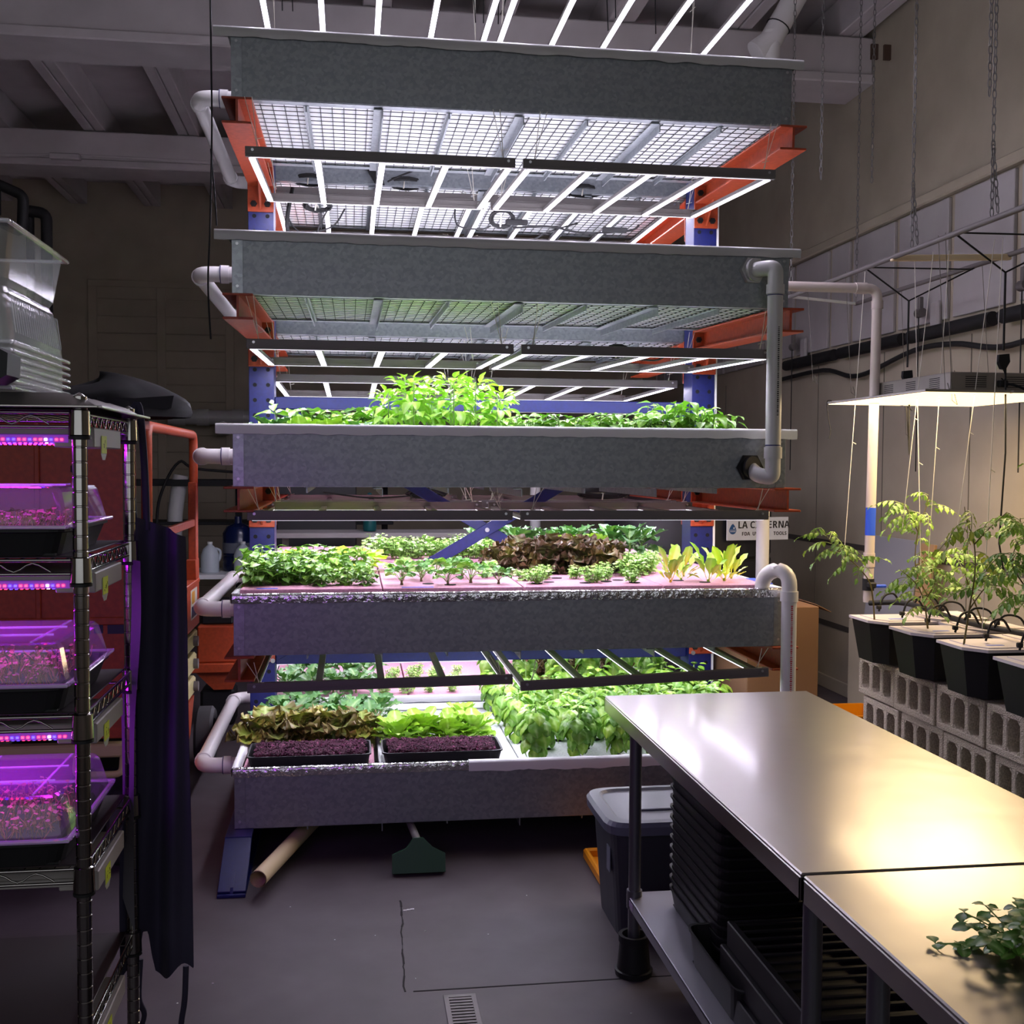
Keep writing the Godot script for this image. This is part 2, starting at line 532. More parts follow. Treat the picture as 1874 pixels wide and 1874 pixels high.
func rack() -> void:
	var t := thing("cantilever_rack", "blue and orange steel cantilever rack that carries all the grow trays", "rack")
	var col_mb := MB.new()
	for s in [-1.0, 1.0]:
		col_mb.span(V(-0.065, 0, s * 0.075 - 0.006), V(0.065, 3.3, s * 0.075 + 0.006), 0.002)
	col_mb.span(V(-0.065, 0, -0.075), V(-0.055, 3.3, 0.075)).span(V(0.055, 0, -0.075), V(0.065, 3.3, 0.075))
	var col_mesh := col_mb.mesh()
	var hole_mb := MB.new()
	var pin_mb := MB.new()
	for i in 40:
		for s in [-1.0, 1.0]:
			hole_mb.cyl(V(s * 0.034, 0.12 + i * 0.08, 0.078), V(s * 0.034, 0.12 + i * 0.08, 0.0822), 0.011, -1.0, 10)
	var hole_mesh := hole_mb.mesh()
	var arm_mb := MB.new()
	# I section 1.24 long, from the column (z 0) to the tip (z 1.24)
	arm_mb.span(V(-0.062, 0.098, 0), V(0.062, 0.108, 1.24), 0.002).span(V(-0.062, 0, 0), V(0.062, 0.01, 1.24), 0.002).span(V(-0.005, 0.01, 0), V(0.005, 0.098, 1.24))
	var arm_mesh := arm_mb.mesh()
	var plate_mb := MB.new().span(V(-0.067, -0.13, 0), V(0.067, 0.11, 0.014), 0.003)
	plate_mb.extrude([Vector2(0, 0), Vector2(0, -0.12), Vector2(0.12, 0)], 0.01, Transform3D(Basis(V(0, 0, 1), V(0, 1, 0), V(-1, 0, 0)), V(0.005, 0.0, 0.012)))
	var plate_mesh := plate_mb.mesh()
	var bolts := MB.new()
	for q in [V(-0.035, -0.09, 0.014), V(0.035, -0.09, 0.014), V(-0.035, 0.06, 0.014), V(0.035, 0.06, 0.014)]:
		bolts.cyl(q, q + V(0, 0, 0.012), 0.018, 0.016, 6)
	var bolt_mesh := bolts.mesh()
	for cx in [-0.465, 1.945]:
		var c := part("column", col_mesh, M.blue_paint, t, Transform3D(Basis.IDENTITY, V(cx, 0, -1.3)))
		part("hole", hole_mesh, M.hole, c)
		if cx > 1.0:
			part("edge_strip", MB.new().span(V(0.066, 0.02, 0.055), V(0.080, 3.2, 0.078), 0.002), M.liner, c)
		for i in 5:
			var yy: float = LEVELS[i] - 0.11
			var lean := deg_to_rad(2.0) if i < 2 else 0.0
			if i < 4:
				for s in [1.0, -1.0]:
					var b := Basis(Vector3.UP, 0.0 if s > 0 else PI)
					var f := Transform3D(b * Basis(Vector3.RIGHT, lean if s > 0 else 0.0), V(cx, yy + (0.043 if lean > 0.0 and s > 0 else 0.0), -1.3 + s * 0.085))
					part("arm", arm_mesh, M.orange_paint, t, f)
					var pl := part("arm_plate", plate_mesh, M.orange_paint, t, Transform3D(b, V(cx, yy + (0.04 if lean > 0.0 and s > 0 else 0.0), -1.3 + s * 0.082)))
					part("bolt", bolt_mesh, M.black_rubber, pl)
		# base: a tapering foot towards the aisle and one to the rear
		for s in [1.0, -1.0]:
			var foot := MB.new().extrude([Vector2(0.08, 0.0), Vector2(1.68, 0.0), Vector2(1.66, 0.02), Vector2(1.40, 0.125), Vector2(0.08, 0.135)], 0.012, Transform3D(Basis(V(0, 0, s), V(0, 1, 0), V(-s, 0, 0)), V(cx + 0.006 * s, 0.012, -1.3)))
			foot.bar(V(cx, 0.006, -1.3 + s * 0.08), V(cx, 0.006, -1.3 + s * 1.69), 0.11, 0.012, 0.002)
			foot.bar(V(cx, 0.147, -1.3 + s * 0.08), V(cx, 0.143, -1.3 + s * 1.40), 0.11, 0.01, 0.002)
			foot.bar(V(cx, 0.143, -1.3 + s * 1.39), V(cx, 0.016, -1.3 + s * 1.67), 0.11, 0.01, 0.002)
			part("base", foot, M.blue_paint, t)
	for y in [2.03, 0.66]:
		part("brace", MB.new().span(V(-0.40, y - 0.032, -1.33), V(1.88, y + 0.032, -1.27), 0.004), M.blue_paint, t)
		for bx in [-0.41, 1.90]:
			part("bolt", MB.new().cyl(V(bx, y, -1.215), V(bx, y, -1.20), 0.012), M.bolt, t)
	part("cross_brace", MB.new().bar(V(-0.40, 2.02, -1.285), V(1.88, 0.68, -1.285), 0.012, 0.062, 0.002, V(0.5, 0.86, 0)), M.blue_paint, t)
	part("cross_brace", MB.new().bar(V(-0.40, 0.68, -1.265), V(1.88, 2.02, -1.265), 0.012, 0.062, 0.002, V(-0.5, 0.86, 0)), M.blue_paint, t)
	part("bolt", MB.new().cyl(V(0.74, 1.35, -1.262), V(0.74, 1.35, -1.248), 0.012), M.bolt, t)

# A strip of liner or tape folded over a tray's rim from x a to x b; origin on the rim's outer edge.
func fold(a: float, b: float, drop: float, wave: float, seed_: int) -> MB:
	var f := FastNoiseLite.new()
	f.seed = seed_
	f.frequency = 6.0
	var rows := []
	var steps := maxi(8, int((b - a) / 0.02))
	for i in steps + 1:
		var x := lerpf(a, b, float(i) / steps)
		var w := f.get_noise_1d(x) * wave
		var u := f.get_noise_1d(x + 37.0) * wave
		rows.append([V(x, -0.02, -0.022), V(x, 0.004 + u * 0.3, -0.018), V(x, 0.008 + w * 0.3, -0.004), V(x, 0.006, 0.010 + u * 0.3), V(x, -0.004, 0.015 + w * 0.5), V(x, -drop * 0.6, 0.014 + u * 0.4), V(x, -drop + w, 0.012 + w * 0.6)])
	return MB.new().sheet(rows)

func make_tray(high: float) -> Node3D:
	var t := Node3D.new()
	var w := X1 - X0
	var th := 0.004
	part("front_panel", MB.new().span(V(0, 0, -th), V(w, high, 0), 0.001), M.galvanised, t)
	part("rear_panel", MB.new().span(V(0, 0, -DEEP), V(w, high, -DEEP + th), 0.001), M.galvanised, t)
	for s in [0.0, w - th]:
		part("end_panel", MB.new().span(V(s, 0, -DEEP + th), V(s + th, high, -th), 0.001), M.galvanised, t)
	for s in [0.0, w - 0.045]:
		part("corner_strip", MB.new().span(V(s, 0.0, 0), V(s + 0.045, high - 0.03, 0.002), 0.0005), M.galvanised_strip, t)
		part("rivet", MB.new().cyl(V(s + 0.022, 0.03, 0.002), V(s + 0.022, 0.03, 0.006), 0.006).cyl(V(s + 0.022, high - 0.05, 0.002), V(s + 0.022, high - 0.05, 0.006), 0.006), M.bolt, t)
	part("bottom_flange", MB.new().span(V(0, -0.003, -0.055), V(w, 0, -th)).span(V(0, -0.003, -DEEP + th), V(w, 0, -DEEP + 0.055)), M.galvanised_strip, t)
	part("liner_floor", MB.new().span(V(th, 0.008, -DEEP + th), V(w - th, 0.014, -th)), M.liner, t)
	part("liner_side", MB.new().span(V(th, 0.014, -th - 0.004), V(w - th, high, -th)).span(V(th, 0.014, -DEEP + th), V(w - th, high, -DEEP + th + 0.004)).span(V(th, 0.014, -DEEP), V(th + 0.004, high, -th)).span(V(w - th - 0.004, 0.014, -DEEP), V(w - th, high, -th)), M.liner, t)
	var wires := MB.new()
	var n := 48
	for i in n + 1:
		var x := 0.01 + (w - 0.02) * i / n
		wires.span(V(x - 0.0016, 0.002, -DEEP + 0.02), V(x + 0.0016, 0.005, -0.02))
	for i in 18:
		var z := -0.03 - (DEEP - 0.06) * i / 17.0
		wires.span(V(0.01, -0.001, z - 0.0017), V(w - 0.01, 0.002, z + 0.0017))
	part("wire_mesh", wires, M.wire_grey, t)
	for i in 7:
		var x := w * (i + 1) / 8.0
		var bar := MB.new()
		if i % 2 == 1:
			bar.span(V(x - 0.02, -0.012, -DEEP + 0.02), V(x + 0.02, -0.008, -0.03)).span(V(x + 0.016, -0.045, -DEEP + 0.02), V(x + 0.02, -0.008, -0.03))
		else:
			bar.span(V(x - 0.003, -0.03, -DEEP + 0.03), V(x + 0.003, -0.003, -0.05)).span(V(x - 0.012, -0.006, -DEEP + 0.03), V(x + 0.012, -0.003, -0.05))
		part("crossbar", bar, M.galvanised_strip, t)
	return t

func rim(t: Node3D, high: float, a: float, b: float, drop: float, wave: float, m: Material, seed_: int) -> void:
	part("liner_edge", fold(a, b, drop, wave, seed_), m, t, Transform3D(Basis.IDENTITY, V(0, high, 0)))

func rim_ends(t: Node3D, high: float, m: Material, seed_: int) -> void:
	var w := X1 - X0
	part("liner_edge", fold(0.0, DEEP, 0.035, 0.008, seed_), m, t, Transform3D(Basis(Vector3.UP, -PI / 2).scaled(V(1, 1, 1)), V(0, high, -DEEP)))
	part("liner_edge", fold(0.0, DEEP, 0.035, 0.008, seed_ + 1), m, t, Transform3D(Basis(Vector3.UP, PI / 2), V(w, high, 0)))
	part("liner_edge", fold(-0.02, w + 0.02, 0.03, 0.006, seed_ + 2), m, t, Transform3D(Basis(Vector3.UP, PI), V(w, high, -DEEP)))

func trays() -> void:
	var where := ["topmost", "second highest", "middle", "second lowest", "lowest"]
	var seen := ["empty", "empty", "tall leafy green", "pink foam raft", "basil and lettuce"]
	var w := X1 - X0
	for i in 5:
		var t := make_tray(TALL[i])
		t.name = numbered("grow_tray")
		add_child(t)
		t.position = V(X0, LEVELS[i], 0)
		if i < 2:
			t.rotation.x = deg_to_rad(2.0)
			t.position.y += 0.0
		tag(t, "%s front galvanised grow tray, %s" % [where[i], ["grey sheeting over its rim", "riser pipe leaving its right end", "tall leafy plants above its rim", "pink boards above its foil rim", "holding basil and two black seedling trays"][i]], "grow tray", "front grow trays of the rack")
		var h: float = TALL[i]
		if i == 3:
			rim(t, h, -0.005, w + 0.005, 0.034, 0.008, M.foil_tape, 40)
		elif i == 4:
			rim(t, h, -0.005, 1.02, 0.032, 0.006, M.foil_tape, 50)
			rim(t, h + 0.002, 1.0, w + 0.01, 0.042, 0.014, M.liner, 51)
		else:
			rim(t, h, -0.07, w + 0.05, 0.036, 0.007, M.pvc_grey if i < 2 else M.liner, 10 * i + 3)
		rim_ends(t, h, M.pvc_grey if i < 2 else M.liner, 100 + i * 4)
		var r := make_tray(TALL[i])
		r.name = numbered("grow_tray")
		add_child(r)
		r.position = V(X0, LEVELS[i] + (0.02 if i == 0 else 0.0), BACK)
		tag(r, "%s rear galvanised grow tray behind the blue columns" % where[i], "grow tray", "rear grow trays of the rack")
		rim(r, h, -0.01, w + 0.01, 0.03, 0.007, M.liner, 200 + i)
		rim_ends(r, h, M.liner, 220 + i * 4)

# A grow light: two rails with five bars between them. Origin at the middle of the front rail's underside; the bars run to -z.
func make_light(wide: float, deep: float, power: float) -> Node3D:
	var t := Node3D.new()
	for z in [0.0, -deep]:
		var r := part("rail", MB.new().span(V(-wide / 2, 0, z - 0.012), V(wide / 2, 0.042, z + 0.012), 0.002).span(V(-wide / 2, 0.012, z + 0.012), V(wide / 2, 0.016, z + 0.015)), M.rail_grey, t)
		part("rail_strip", MB.new().span(V(-wide / 2 + 0.02, -0.0015, z - 0.003), V(wide / 2 - 0.02, 0.0, z + 0.002)), M.led_rail, r)
		part("end_screw", MB.new().cyl(V(-wide / 2 + 0.03, 0.028, z + 0.012), V(-wide / 2 + 0.03, 0.028, z + 0.016), 0.006, -1.0, 8).cyl(V(wide / 2 - 0.03, 0.028, z + 0.012), V(wide / 2 - 0.03, 0.028, z + 0.016), 0.006, -1.0, 8), M.bolt, r)
	for i in 5:
		var x := -wide / 2 + 0.025 + (wide - 0.05) * i / 4.0
		var b := part("led_bar", MB.new().span(V(x - 0.015, 0.002, -deep + 0.012), V(x + 0.015, 0.02, -0.012), 0.002), M.rail_grey, t)
		part("led_strip", MB.new().span(V(x - 0.013, -0.001, -deep + 0.02), V(x + 0.013, 0.002, -0.02)), M.led_white, b)
		area_light(t, V(x, -0.004, -deep / 2), Vector2(0.022, deep - 0.05), WHITE_LED, E_BAR * power)
	return t

func hang(t: Node3D, wide: float, deep: float, up: float, lean: float) -> void:
	for x in [-wide / 2 + 0.05, wide / 2 - 0.05]:
		for z in [0.0, -deep]:
			var cord := MB.new()
			cord.tube([V(x, 0.03, z), V(x + lean * 0.02, up, z + 0.01)], 0.0018, 5)
			cord.tube([V(x, 0.042, z - 0.014), V(x + lean * 0.05, up, z + 0.01)], 0.0016, 5)
			cord.tube([V(x - 0.01, up * 0.3, z), V(x + 0.02, up * 0.33, z + 0.005)], 0.0016, 5)
			part("hanging_cord", cord, M.string_white, t)

func grow_lights() -> void:
	var wide := 1.13
	var deep := 1.14
	# centre x, height and front z of each pair, its tilt, and what it hangs under
	var rows := [
		[3.87, 0.05, 0.0, "above the topmost front tray", 0.9, 1.15],
		[2.975, 0.02, 4.0, "under the topmost front tray", 0.24, 1.15],
		[2.185, 0.0, 1.6, "under the second highest front tray", 0.22, 1.1],
		[1.465, 0.0, 0.0, "under the middle front tray", 0.14, 0.75],
		[0.745, 0.03, 0.0, "under the second lowest front tray", 0.13, 0.62],
		[3.17, -1.45, 0.0, "under the topmost rear tray", 0.05, 1.15],
		[2.155, -1.45, -0.6, "under the second highest rear tray", 0.25, 1.1],
		[1.465, -1.45, 0.0, "under the middle rear tray", 0.14, 0.75],
		[0.75, -1.45, 0.0, "under the second lowest rear tray", 0.13, 0.62]]
	for r in rows:
		for k in 2:
			var t: Node3D
			t = make_light(wide, deep, r[5])
			t.name = numbered("grow_light")
			add_child(t)
			t.position = V(0.133 if k == 0 else 1.297, r[0], r[1])
			t.rotation.x = deg_to_rad(r[2])
			if r[3] == "under the second lowest front tray":
				t.rotation.z = 0.012 if k == 0 else 0.035
				t.position.y += 0.0 if k == 0 else -0.005
			hang(t, wide, deep, r[4], -1.0 if k == 0 else 1.0)
			tag(t, "%s five-bar grow light %s" % ["left" if k == 0 else "right", r[3]], "grow light", "five-bar grow lights of the rack")

func pipe_run(called: String, pts: Array, r: float, m: Material, label: String, sleeves: Array, bend := 0.07) -> Node3D:
	var t := thing(called, label, "pipe", pts[0])
	var q := []
	for p in pts:
		q.append(p - pts[0])
	part("tube", MB.new().tube(bent(q, bend, 6), r, 18), m, t)
	# couplings: pairs of points between which a wider sleeve sits
	for s in sleeves:
		part("coupling", MB.new().cyl(s[0] - pts[0], s[1] - pts[0], r * 1.17, -1.0, 18), m, t)
	return t

func pipes() -> void:
	var where := ["topmost", "second highest", "middle", "second lowest", "lowest"]
	for i in 5:
		var y: float = LEVELS[i] + 0.128 + (0.04 if i < 2 else 0.0)
		var p := [V(X0 + 0.004, y, -0.56), V(-0.70, y, -0.56), V(-0.70, y, -2.12), V(X0 + 0.004, y, -2.12)]
		var t := pipe_run("return_pipe", p, 0.036, M.pvc, "white return pipe with elbows beside the left end of the %s trays" % where[i], [[V(-0.56, y, -0.56), V(-0.60, y, -0.56)], [V(-0.70, y, -0.64), V(-0.70, y, -0.68)], [V(-0.56, y, -2.12), V(-0.60, y, -2.12)], [V(-0.70, y, -2.04), V(-0.70, y, -2.0)]], 0.075)
		part("joint_ring", MB.new().cyl(V(-0.595, y, -0.56) - p[0], V(-0.599, y, -0.56) - p[0], 0.0425, -1.0, 18), M.blue_paint, t)
		t.set_meta("group", "white return pipes at the left end of the trays")
	# riser from the second highest tray down to the middle one
	var a := V(1.765, 2.575, 0.0)
	var rp := pipe_run("riser_pipe", [a, V(1.785, 2.575, 0.05), V(1.842, 2.575, 0.10), V(1.842, 1.655, 0.10), V(1.79, 1.665, 0.055), V(1.77, 1.70, 0.0)], 0.034, M.pvc_grey, "grey riser pipe joining the right ends of two upper trays", [[V(1.842, 2.50, 0.10), V(1.842, 2.46, 0.10)], [V(1.842, 1.74, 0.10), V(1.842, 1.79, 0.10)]], 0.026)
	for y in [2.575, 1.70]:
		var nut := MB.new().cyl(V(1.768, y, 0.0), V(1.772, y, 0.022), 0.062, -1.0, 6)
		nut.cyl(V(1.770, y, 0.022), V(1.776, y, 0.034), 0.05, -1.0, 20)
		part("nut", nut, M.black_plastic if y < 2.0 else M.pvc_grey, rp, Transform3D(Basis.IDENTITY, -a))
	part("cement_mark", MB.new().cyl(V(1.842, 2.452, 0.10) - a, V(1.842, 2.456, 0.10) - a, 0.0352, -1.0, 18).cyl(V(1.842, 1.795, 0.10) - a, V(1.842, 1.80, 0.10) - a, 0.0352, -1.0, 18), M.blue_paint, rp)
	var pr := MB.new()
	for i in 46:
		pr.box(V(1.848, 1.93 + i * 0.0085, 0.1335) - a, V(0.008, rr(0.003, 0.006), 0.0006))
	stuff(part("print", pr, M.black_plastic, rp))
	part("primer_mark", MB.new().box(V(1.825, 1.70, 0.123) - a, V(0.014, 0.006, 0.004), 0.0, Basis(V(0, 0, 1), -0.6)), mat("red_print", Color(0.75, 0.10, 0.16), 0.6), rp)
	# overflow pipe that arches over the rim of the second lowest tray
	var b := V(1.845, 1.10, -0.05)
	var op := pipe_run("overflow_pipe", [b, V(1.86, 1.235, -0.02), V(1.934, 1.245, 0.085), V(1.934, 0.40, 0.085), V(1.934, 0.31, 0.05)], 0.034, M.pvc, "white overflow pipe arching over the foil rim of the second lowest tray", [[V(1.934, 1.15, 0.085), V(1.934, 1.105, 0.085)]], 0.075)
	var rd := MB.new()
	for i in 54:
		rd.box(V(1.934, 0.62 + i * 0.0088, 0.1192) - b, V(rr(0.006, 0.011), rr(0.003, 0.006), 0.0006))
	stuff(part("print", rd, M.red_print, op))
	pipe_run("drop_pipe", [V(X1 - 0.004, 1.70, -1.08), V(2.25, 1.70, -1.08), V(2.25, 0.28, -1.08), V(X1 - 0.004, 0.28, -1.08)], 0.036, M.pvc_grey, "plain pale drop pipe behind the right end of the trays", [[V(2.25, 1.02, -1.08), V(2.25, 0.98, -1.08)]], 0.06)
	var fp := MB.new().tube([V(-0.36, 0.075, 0.40), V(-0.12, 0.055, -0.55)], 0.034, 18, false)
	fp.tube([V(-0.36, 0.075, 0.40), V(-0.12, 0.055, -0.55)], 0.030, 18, false)
	var ring := []
	for k in 18:
		ring.append(0)
	solo("loose_pipe", fp, mat("pvc_cream", Color(0.86, 0.78, 0.62), 0.4), "open cream pipe end lying on the floor under the lowest tray", "pipe")

func rafts() -> void:
	# second lowest tray, pink boards
	var xs := [-0.468, 0.135, 0.14, 0.752, 0.76, 1.385, 1.392, 1.885]
	for i in 4:
		var x0: float = xs[i * 2]
		var x1: float = xs[i * 2 + 1]
		var b := MB.new().span(V(x0, 1.118, -1.19), V(x1, 1.168, -0.035), 0.003)
		solo("foam_raft", b, M.pink_foam, "pink foam raft floating on the second lowest front tray, %s from the left" % ORD[i], "raft", "pink rafts on the second lowest front tray")
	for i in 3:
		var b := MB.new().span(V(-0.46 + i * 0.79, 1.10, -2.60), V(0.32 + i * 0.79, 1.166, -1.445), 0.003)
		solo("foam_raft", b, M.pink_foam, "pink foam raft on the second lowest rear tray, %s from the left" % ORD[i], "raft", "pink rafts on the second lowest rear tray")
	# lowest tray
	solo("foam_raft", MB.new().span(V(-0.465, 0.33, -1.18), V(0.105, 0.378, -0.03), 0.003), M.pink_foam, "pink foam raft of the lowest front tray, under the left black seedling tray", "raft")
	solo("foam_raft", MB.new().span(V(0.125, 0.33, -1.18), V(0.75, 0.378, -0.03), 0.003), M.white_foam, "white foam raft of the lowest front tray, under the right black seedling tray", "raft")
	solo("foam_raft", MB.new().span(V(0.756, 0.33, -1.18), V(1.93, 0.378, -0.03), 0.003), M.white_foam, "white foam raft of the lowest front tray, under the basil plants", "raft")
	for i in 3:
		solo("foam_raft", MB.new().span(V(-0.46 + i * 0.79, 0.34, -2.60), V(0.32 + i * 0.79, 0.392, -1.445), 0.003), M.pink_foam if i < 2 else M.white_foam, "%s foam raft on the lowest rear tray, %s from the left" % ["pink" if i < 2 else "white", ORD[i]], "raft", "rafts on the lowest rear tray")
	for i in 2:
		solo("foam_raft", MB.new().span(V(-0.46 + i * 1.2, 1.73, -1.18), V(0.72 + i * 1.2, 1.78, -0.03), 0.003), M.white_foam, "white foam raft inside the middle front tray, %s half" % ["left" if i == 0 else "right"], "raft")
	var tape := mat("blue_tape", Color(0.12, 0.30, 0.80), 0.6)
	for q in [[-0.40, 0.09], [0.22, 0.14]]:
		solo("tape_strip", MB.new().span(V(q[0], 1.1682, -0.075), V(q[0] + q[1], 1.169, -0.05)), tape, "blue tape strip on the %s front edge of a pink raft" % ("leftmost" if q[0] < 0.0 else "second"), "tape")
	solo("raft_lifter", MB.new().span(V(1.87, 1.165, -0.30), V(1.915, 1.171, -0.06), 0.002), mat("blue_plastic", Color(0.25, 0.36, 0.85), 0.4), "blue plastic strip at the right end of the pink rafts", "strip")

# A shallow black seedling tray with a flared rim; origin at the middle of its base.
func flat_tray(w: float, d: float, h: float) -> MB:
	var mb := MB.new()
	var rows := []
	for q in [[0.90, 0.0], [1.0, h - 0.008], [1.0, h - 0.008], [1.045, h - 0.006], [1.045, h], [0.985, h], [0.885, 0.004]]:
		var ring := []
		for k in 25:
			var a := TAU * k / 24.0 + PI / 4
			var e := 0.16
			var cx := signf(cos(a)) * pow(absf(cos(a)), e)
			var cz := signf(sin(a)) * pow(absf(sin(a)), e)
			var fx: float = 1.0 - (1.0 - q[0]) * 0.5
			ring.append(V(cx * w / 2 * fx, q[1], cz * d / 2 * q[0]))
		rows.append(ring)
	for i in rows.size() - 1:
		for k in 24:
			var out: Vector3 = V(rows[i][k].x, 0, rows[i][k].z) if i < 4 else -V(rows[i][k].x, 0, rows[i][k].z)
			if i == 4:
				out = V(0, 1, 0)
			mb.poly([rows[i][k], rows[i][k + 1], rows[i + 1][k + 1], rows[i + 1][k]], out)
	mb.span(V(-w * 0.465, 0.0, -d * 0.44), V(w * 0.465, 0.004, d * 0.44))
	return mb

func seedling_trays() -> void:
	var rim_mesh := flat_tray(0.525, 0.255, 0.066).mesh()
	var purple := mat("purple_shoot", Color(1, 1, 1), 0.6)
	purple.vertex_color_use_as_albedo = true
	purple.metallic_specular = 0.12
	var sprout := MB.new()
	sprout.col = Color(0.30, 0.09, 0.14)
	sprout.bar(V(0, 0, 0), V(0.001, 0.030, 0.001), 0.0014, 0.0014)
	sprout.col = Color(0.050, 0.016, 0.030)
	for s in [-1.0, 1.0]:
		sprout.sheet([[V(0, 0.030, -0.0015), V(0, 0.0302, 0.0015)], [V(s * 0.005, 0.034, -0.0045), V(s * 0.005, 0.034, 0.0045)], [V(s * 0.0095, 0.031, -0.0025), V(s * 0.0095, 0.031, 0.0025)]])
	var sm := sprout.mesh()
	var k := 0
	for x in [-0.178, 0.402]:
		var t := thing("seedling_tray", "black seedling tray of purple microgreens, %s" % ["left of two on the lowest tray" if k == 0 else "beside the basil on the lowest tray"], "seedling tray", V(x, 0.379, -0.165), "purple microgreens in black trays")
		part("tray_body", rim_mesh, M.black_plastic, t)
		part("soil", MB.new().box(V(0, 0.022, 0), V(0.47, 0.036, 0.222)), mat("soil", Color(0.10, 0.07, 0.06), 0.95, 0.0, noise_tex(0.2, Color(0.4, 0.4, 0.4), Color(1, 1, 1)), 3.0), t)
		var mm := MultiMesh.new()
		mm.transform_format = MultiMesh.TRANSFORM_3D
		mm.use_colors = true
		mm.mesh = sm
		mm.instance_count = 2000
		for i in mm.instance_count:
			var s := rr(0.75, 1.25)
			var b := Basis(V(rr(-1, 1), 0.0, rr(-1, 1)).normalized(), rr(0, 0.35)) * Basis(Vector3.UP, rr(0, TAU))
			mm.set_instance_transform(i, Transform3D(b.scaled(V(1.2, s, 1.2)), V(rr(-0.235, 0.235), 0.038, rr(-0.108, 0.110))))
			var g := rr(0.4, 1.4) * (3.0 if rng.randf() < 0.10 else 1.0)
			mm.set_instance_color(i, Color(g, g * rr(0.75, 1.2), g))
		var mi := MultiMeshInstance3D.new()
		mi.multimesh = mm
		mi.material_override = purple
		mi.name = "microgreens"
		t.add_child(mi, true)
		stuff(mi)
		k += 1

# Coils of power cable lying on top of the lights.
func coil(called: String, label: String, at: Vector3, size: Vector2, turns: int, tail: Array) -> void:
	var t := thing(called, label, "cable", at, "black cable coils on the grow lights")
	var p := []
	for i in turns * 14:
		var a := TAU * i / 14.0
		var f := 1.0 + 0.14 * sin(a * 0.37 + at.x * 9.0)
		p.append(V(cos(a) * size.x * 0.5 * f, 0.008 + 0.004 * (i / 14) + size.y * 0.42 * (1.0 + sin(a)), sin(a) * 0.03 + 0.006 * sin(a * 0.5)))
	part("coil", MB.new().tube(p, 0.0075, 6), M.black_rubber, t)
	part("tie", MB.new().tube([V(-0.012, 0.0, 0.03), V(-0.008, size.y * 0.7, 0.036), V(0.0, size.y * 0.72, -0.03), V(0.004, 0.0, -0.034)], 0.004, 6), M.string_white, t)
	if tail.size():
		var q := []
		for x in tail:
			q.append(x - at)
		part("plug_lead", MB.new().tube(smooth(q, 6), 0.005, 6), M.black_rubber, t)

